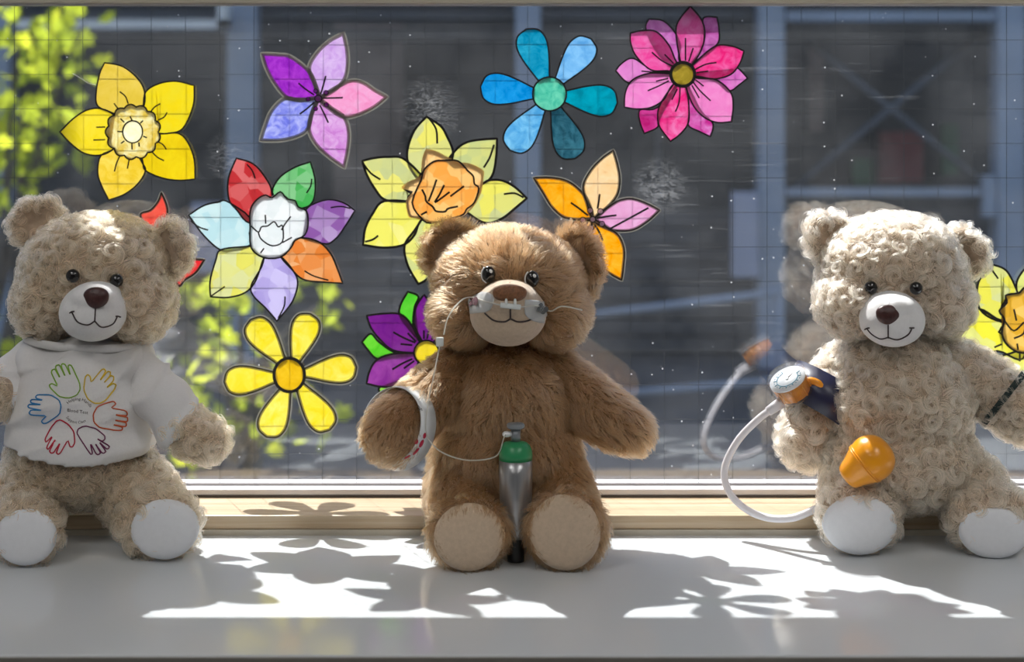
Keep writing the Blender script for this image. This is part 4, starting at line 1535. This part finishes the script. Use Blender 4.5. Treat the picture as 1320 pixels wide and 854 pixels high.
flower('lily_cutout', 'purple, lilac and pink five-petal lily with silvery edges on the glass', 320, 30, 4.27, [
    (SP([(75, 168), (160, 172), (235, 185), (330, 260), (370, 340), (385, 415), (300, 420), (215, 410), (150, 340), (100, 250)]), (130, 15, 175), (175, 50, 205)),
    (SP([(525, 55), (545, 150), (548, 230), (530, 310), (470, 370), (395, 400), (365, 330), (335, 245), (380, 160), (450, 95)]), (190, 140, 215), (220, 190, 235)),
    (SP([(765, 405), (700, 370), (640, 330), (580, 315), (520, 335), (400, 415), (450, 470), (520, 515), (590, 510), (690, 465)]), (235, 130, 185), (240, 175, 215)),
    (SP([(530, 795), (550, 690), (555, 600), (530, 520), (460, 470), (390, 425), (350, 500), (335, 590), (375, 670), (450, 740)]), (195, 110, 200), (225, 180, 228)),
    (SP([(68, 645), (95, 560), (130, 480), (200, 415), (290, 425), (380, 415), (350, 500), (330, 580), (280, 620), (180, 645)]), (100, 110, 220), (185, 190, 245))],
    [], [[(400, 390), (415, 340), (428, 290)], [(410, 413), (522, 410)], [(395, 450), (420, 500), (442, 548)], [(365, 435), (325, 470), (285, 500)], [(365, 395), (320, 365), (278, 330)]],
    edge=8, edge_mat='margin', margin=24, line_w=9, mat_scale=110,
    extra_dots=((387, 415, 19, (110, 0, 130)), (373, 373, 11, (110, 0, 130)), (430, 382, 12, (110, 0, 130)), (432, 448, 12, (110, 0, 130)), (373, 470, 11, (110, 0, 130)), (332, 418, 11, (110, 0, 130))))

flower('rainbow_flower_cutout', 'seven-petal flower with red, green, purple, orange, lavender, yellow and pale blue tissue petals', 230, 190, 3.712, [
    (SP([(50, 325), (120, 280), (190, 263), (245, 265), (420, 400), (340, 470), (270, 490), (200, 490), (120, 420)]), (175, 215, 222), (200, 228, 230)),
    (SP([(278, 52), (360, 80), (420, 150), (447, 215), (440, 330), (340, 362), (280, 300), (243, 250), (240, 150)]), (190, 35, 40), (215, 100, 100)),
    (SP([(632, 70), (652, 140), (655, 210), (640, 265), (600, 290), (500, 300), (470, 250), (450, 205), (490, 140), (560, 95)]), (50, 165, 65), (125, 195, 130)),
    (SP([(845, 303), (800, 375), (750, 440), (690, 460), (540, 400), (610, 300), (650, 270), (720, 250), (790, 265)]), (130, 75, 155), (175, 145, 195)),
    (SP([(155, 715), (153, 640), (180, 540), (205, 490), (320, 475), (430, 470), (405, 540), (370, 640), (320, 695), (240, 718)]), (225, 220, 90), (215, 218, 150)),
    (SP([(472, 830), (420, 770), (360, 710), (350, 660), (400, 570), (430, 480), (495, 525), (550, 590), (572, 650), (545, 740)]), (165, 150, 215), (200, 190, 235)),
    (SP([(787, 650), (700, 645), (600, 632), (540, 580), (490, 520), (480, 450), (580, 432), (670, 450), (730, 510), (765, 590)]), (225, 120, 40), (235, 170, 110))],
    [(catmull([Vector((x, y, 0)) for x, y in [(345, 310), (360, 270), (390, 240), (420, 228), (450, 240), (490, 212), (520, 245), (560, 255), (575, 285), (615, 305), (622, 370), (605, 420), (560, 445), (540, 480), (490, 525), (410, 527), (350, 480), (345, 380)]], 3, True), (225, 232, 232), (240, 243, 243), 8)],
    [[(330, 80), (355, 110), (370, 148)], [(615, 218), (635, 185), (640, 150)], [(730, 288), (780, 282), (825, 292)], [(605, 590), (650, 615), (720, 635)], [(512, 712), (508, 760), (480, 815)], [(160, 710), (225, 665)],
     [(62, 350), (100, 380), (145, 395)], [(418, 322), (420, 365)], [(540, 330), (515, 362), (495, 395)], [(350, 375), (385, 405), (400, 380), (430, 375), (460, 355), (480, 380), (500, 375), (500, 450), (450, 470), (400, 440), (385, 408)],
     [(395, 505), (412, 482)], [(500, 455), (545, 430)]], edge=8, line_w=7, mat_scale=75, patchy=True)

flower('yellow_daisy_cutout', 'yellow six-petal daisy with rounded petals and dark golden centre', 270, 370, 4.066, [
    (round_petal((400, 420), (215, 172), 152), (235, 215, 20), (245, 230, 90)), (round_petal((440, 420), (528, 140), 150), (240, 218, 20), (245, 232, 100)),
    (round_petal((470, 455), (772, 420), 150), (235, 212, 30), (245, 230, 100)), (round_petal((455, 490), (632, 750), 150), (240, 215, 20), (245, 230, 80)),
    (round_petal((420, 490), (300, 786), 152), (238, 218, 30), (248, 235, 110)), (round_petal((390, 470), (78, 497), 152), (240, 215, 15), (246, 228, 70))],
    [(ellipse((420, 460), 80, 88), (225, 175, 5), (240, 195, 20), 16)], [], edge=7, margin=22, line_w=7)

flower('tissue_daffodil_cutout', 'pale yellow six-petal daffodil with crumpled orange centre behind the brown bear\'s ear', 450, 140, 3.558, [
    (SP([(678, 138), (675, 220), (655, 310), (600, 350), (480, 380), (450, 260), (490, 190), (540, 155), (610, 142)]), (190, 200, 130), (215, 215, 120)),
    (SP([(355, 38), (420, 80), (450, 130), (475, 190), (470, 240), (420, 380), (325, 330), (275, 260), (268, 190), (300, 100)]), (235, 228, 100), (205, 208, 140)),
    (SP([(815, 412), (770, 450), (700, 505), (625, 525), (540, 475), (450, 400), (600, 350), (640, 330), (700, 330), (760, 360)]), (232, 226, 90), (200, 206, 140)),
    (SP([(62, 240), (110, 228), (180, 222), (265, 240), (400, 400), (290, 425), (170, 420), (120, 370), (80, 300)]), (195, 202, 135), (235, 228, 110)),
    (SP([(318, 805), (270, 720), (255, 630), (300, 560), (400, 430), (450, 520), (430, 640), (400, 720), (360, 780)]), (200, 210, 140), (232, 228, 110)),
    (SP([(65, 625), (75, 550), (110, 480), (160, 425), (290, 425), (400, 420), (325, 520), (300, 580), (250, 625), (160, 638)]), (235, 230, 90), (240, 235, 130))],
    [([Vector((x, y, 0)) for x, y in [(235, 365), (300, 380), (345, 320), (352, 185), (440, 215), (480, 250), (620, 285), (615, 330), (590, 420), (540, 480), (480, 510), (380, 525), (330, 500), (275, 500), (262, 420)]], (250, 195, 120), (250, 210, 140), 0),
     (catmull([Vector((x, y, 0)) for x, y in [(290, 430), (330, 330), (345, 280), (390, 242), (440, 238), (500, 240), (545, 285), (570, 310), (575, 345), (595, 365), (575, 430), (540, 460), (525, 485), (480, 500), (375, 525), (330, 500)]], 3, True), (246, 160, 60), (248, 195, 110), 8)],
    [[(370, 48), (400, 95), (405, 160)], [(618, 270), (645, 225), (665, 165)], [(710, 392), (760, 388), (800, 408)], [(65, 250), (100, 295), (145, 325)], [(75, 610), (110, 600), (135, 582)],
     [(402, 325), (385, 375), (365, 425)], [(437, 350), (415, 395), (395, 430), (462, 382)], [(465, 402), (528, 355)], [(335, 370), (350, 400), (355, 425), (385, 450), (400, 470), (440, 472), (455, 458), (500, 448)], [(330, 487), (358, 472)]],
    edge=11, line_w=9, mat_scale=60, patchy=True)

flower('blue_daisy_cutout', 'blue six-petal daisy with turquoise centre on the glass', 600, 20, 4.268, [
    (round_petal((450, 400), (335, 75), 168), (0, 120, 165), (30, 165, 200)), (round_petal((490, 395), (690, 128), 160), (70, 150, 215), (130, 195, 240)),
    (round_petal((500, 440), (836, 480), 172), (0, 115, 140), (0, 155, 180)), (round_petal((480, 470), (602, 788), 170), (10, 55, 72), (45, 110, 130)),
    (round_petal((440, 470), (245, 742), 170), (60, 150, 210), (125, 200, 238)), (round_petal((420, 435), (83, 392), 172), (0, 120, 200), (20, 155, 225))],
    [(ellipse((462, 432), 93), (40, 170, 140), (110, 215, 180), 9)], [], edge=9, mat_scale=85)

flower('pink_dahlia_cutout', 'pink twelve-petal dahlia with gold centre at the top of the glass', 780, 0, 4.27, [
    (SP([(240, 105), (320, 115), (385, 180), (410, 250), (405, 320), (420, 400), (300, 300), (225, 165)]), (175, 70, 160), (210, 130, 200)),
    (SP([(615, 95), (627, 160), (622, 235), (560, 290), (490, 345), (430, 400), (520, 280), (545, 200), (540, 100)]), (150, 40, 125), (200, 110, 185)),
    (SP([(783, 430), (740, 465), (680, 500), (600, 440), (440, 410), (700, 380), (730, 375)]), (200, 80, 175), (220, 130, 200)),
    (SP([(578, 752), (520, 725), (455, 685), (460, 580), (430, 420), (520, 600), (592, 680)]), (185, 30, 130), (220, 130, 200)),
    (SP([(215, 735), (190, 670), (192, 605), (290, 590), (420, 420), (300, 640), (288, 700)]), (170, 10, 95), (205, 60, 150)),
    (SP([(58, 390), (90, 350), (155, 322), (260, 385), (420, 410), (200, 420), (125, 455)]), (210, 110, 190), (225, 140, 205)),
    (SP([(468, 35), (530, 110), (548, 190), (530, 270), (490, 340), (430, 400), (410, 320), (395, 240), (390, 150), (420, 90)]), (205, 50, 130), (220, 110, 175)),
    (SP([(763, 282), (740, 350), (690, 410), (600, 435), (510, 420), (430, 410), (490, 350), (560, 285), (620, 250), (700, 255)]), (225, 15, 105), (235, 95, 165)),
    (SP([(693, 670), (703, 590), (690, 510), (610, 440), (500, 430), (430, 410), (450, 500), (490, 590), (550, 650), (620, 675)]), (228, 110, 185), (236, 140, 200)),
    (SP([(358, 778), (300, 700), (288, 640), (300, 580), (350, 500), (420, 420), (450, 500), (460, 600), (455, 680), (410, 740)]), (225, 20, 110), (235, 120, 180)),
    (SP([(105, 590), (110, 510), (150, 440), (240, 405), (345, 405), (420, 410), (360, 480), (320, 550), (250, 592), (170, 600)]), (230, 110, 190), (238, 145, 205)),
    (SP([(138, 183), (200, 170), (280, 175), (350, 250), (385, 330), (425, 400), (340, 390), (250, 385), (170, 310), (140, 240)]), (228, 50, 140), (236, 120, 185))],
    [(ellipse((425, 410), 66), (130, 110, 20), (175, 150, 40), 18)],
    [[(440, 210), (440, 335)], [(482, 265), (458, 340)], [(255, 288), (310, 335), (370, 365)], [(325, 300), (375, 350)], [(610, 345), (550, 355), (490, 385)], [(565, 392), (500, 400)], [(578, 555), (520, 500), (480, 450)], [(515, 540), (475, 470)],
     [(540, 475), (495, 440)], [(385, 615), (405, 560), (410, 480)], [(365, 550), (395, 490)], [(232, 500), (290, 475), (350, 445)], [(278, 448), (345, 432)], [(198, 392), (270, 398), (345, 400)]], edge=9, line_w=8, mat_scale=80)

flower('orange_lily_cutout', 'orange, peach and pink lily with small lilac stamen dots beside the brown bear\'s ear', 680, 180, 4.495, [
    (SP([(130, 720), (160, 600), (230, 500), (370, 465), (350, 600), (250, 690)]), (245, 190, 110), (245, 205, 150)),
    (SP([(35, 222), (130, 220), (230, 240), (310, 300), (355, 370), (375, 460), (300, 465), (210, 450), (140, 390), (90, 310)]), (240, 145, 0), (248, 185, 40)),
    (SP([(497, 62), (520, 140), (535, 230), (520, 320), (460, 395), (380, 455), (345, 370), (322, 270), (365, 180), (430, 110)]), (242, 195, 130), (248, 218, 170)),
    (SP([(765, 410), (700, 375), (620, 345), (560, 345), (500, 370), (385, 462), (460, 515), (540, 530), (620, 520), (700, 470)]), (215, 140, 190), (230, 175, 215)),
    (SP([(545, 815), (555, 740), (560, 640), (530, 560), (470, 515), (380, 465), (370, 560), (390, 650), (430, 740), (490, 785)]), (240, 145, 0), (250, 185, 40))],
    [], [[(405, 400), (412, 360), (418, 315)], [(400, 455), (460, 445), (515, 438)], [(385, 490), (415, 535), (435, 585)], [(350, 440), (300, 400), (250, 365)], [(350, 480), (320, 510)], [(480, 515), (600, 450), (700, 395)]],
    edge=9, margin=22, line_w=11, mat_scale=80,
    extra_dots=((377, 462, 16, (205, 170, 215)), (362, 410, 16, (205, 170, 215)), (422, 415, 16, (205, 170, 215)), (430, 488, 16, (205, 170, 215)), (367, 512, 16, (205, 170, 215)), (320, 465, 16, (205, 170, 215))))

flower('purple_flower_cutout', 'dark purple flower with bright green leaves and yellow centre beside the brown bear', 270, 370, 4.066, [
    (SP([(1040, 25), (1095, 50), (1075, 110), (1070, 210), (1110, 290), (1005, 160), (1000, 100)]), (60, 190, 30), (95, 215, 50)),
    (SP([(800, 290), (845, 245), (890, 290), (980, 345), (1100, 345), (940, 365), (875, 375), (830, 330)]), (60, 190, 20), (110, 215, 50)),
    (SP([(895, 600), (895, 560), (895, 525), (1000, 480), (1080, 420), (1000, 560), (960, 602)]), (115, 210, 40), (140, 225, 70)),
    (SP([(1310, 335), (1240, 330), (1180, 335), (1180, 370), (1260, 372)]), (70, 190, 30), (110, 215, 50)),
    (SP([(1125, 40), (1085, 100), (1070, 180), (1090, 240), (1110, 275), (1140, 340), (1190, 260), (1200, 150)]), (95, 12, 120), (125, 30, 140)),
    (SP([(825, 150), (900, 140), (1000, 142), (1060, 200), (1100, 280), (1130, 340), (1060, 345), (960, 330), (890, 270), (845, 210)]), (95, 12, 120), (120, 25, 135)),
    (SP([(1400, 430), (1300, 360), (1200, 330), (1130, 345), (1200, 400), (1300, 450)]), (95, 12, 120), (120, 25, 135)),
    (SP([(1130, 700), (1060, 560), (1080, 440), (1130, 350), (1200, 470), (1190, 600)]), (100, 15, 125), (125, 30, 140)),
    (SP([(825, 505), (840, 440), (880, 380), (960, 350), (1065, 345), (1130, 345), (1100, 420), (1050, 480), (980, 520), (900, 522)]), (115, 25, 130), (150, 55, 155))],
    [(ellipse((1138, 343), 65), (235, 210, 20), (240, 215, 50), 9)],
    [[(965, 235), (1020, 265), (1080, 290)], [(1003, 297), (1065, 303)], [(1040, 240), (1085, 285)], [(960, 430), (1010, 400), (1065, 375)], [(1020, 425), (1075, 385)], [(1065, 440), (1100, 405)], [(1125, 225), (1125, 270)], [(1150, 230), (1142, 270)], [(1185, 240), (1165, 275)]],
    edge=11, line_w=10, mat_scale=50)

flower('red_lily_cutout', 'red lily with dark edges half hidden behind the shirted bear\'s ear', 140, 230, 6.1, [
    (SP([(415, 110), (455, 200), (465, 280), (440, 400), (390, 540), (300, 400), (250, 285), (330, 250), (390, 180)]), (225, 50, 40), (238, 90, 70)),
    (SP([(755, 640), (690, 740), (600, 800), (540, 835), (400, 560), (540, 590), (660, 630)]), (215, 15, 30), (235, 70, 60)),
    (SP([(100, 600), (190, 540), (290, 520), (390, 550), (330, 620), (220, 650)]), (225, 50, 40), (238, 90, 70)),
    (SP([(300, 900), (300, 780), (340, 650), (395, 570), (430, 700), (400, 820)]), (225, 50, 40), (238, 90, 70))],
    [], [], edge=12, margin=26, line_w=9, mat_scale=60)

flower('pale_daffodil_cutout', 'pale lemon daffodil with amber centre behind the cream bear\'s shoulder', 1220, 200, 3.05, [
    (SP([(460, 420), (520, 560), (470, 700), (315, 640), (275, 530), (290, 470), (340, 430)]), (190, 205, 130), (225, 225, 110)),
    (SP([(185, 432), (235, 455), (275, 530), (315, 640), (215, 655), (130, 605), (125, 500)]), (225, 220, 70), (205, 210, 140)),
    (SP([(30, 720), (60, 640), (130, 605), (215, 650), (315, 640), (300, 800), (200, 770), (120, 800)]), (235, 228, 50), (220, 222, 120)),
    (SP([(220, 880), (200, 800), (285, 760), (315, 640), (400, 760), (380, 880), (300, 930)]), (230, 225, 80), (215, 220, 130)),
    (SP([(560, 860), (420, 820), (315, 640), (470, 660), (560, 740)]), (225, 222, 80), (205, 212, 130))],
    [(catmull([Vector((x, y, 0)) for x, y in [(205, 612), (235, 580), (230, 552), (262, 545), (285, 540), (310, 518), (370, 525), (420, 580), (425, 660), (390, 740), (300, 778), (240, 750), (215, 700), (225, 645)]], 3, True), (215, 160, 30), (240, 195, 90), 8)],
    [[(175, 450), (200, 485)], [(130, 605), (215, 658)], [(185, 755), (215, 742)], [(285, 778), (285, 810)], [(262, 605), (272, 650)], [(225, 650), (262, 690), (305, 655), (300, 700), (262, 720)], [(275, 740), (278, 765)]],
    edge=8, line_w=7, mat_scale=70, patchy=True)

# a fine thread clinging to the pane beside the bright daffodil
th = obj('loose_thread', tube_mesh(catmull([P(94, 95, GY - .002), P(104, 101, GY - .003), P(114, 107.5, GY - .003), P(124, 110, GY - .0012)], 5), 0.0003, 6), M['eye_white'])
th['label'] = 'fine white thread clinging to the glass beside the bright daffodil'
th['category'] = 'thread'
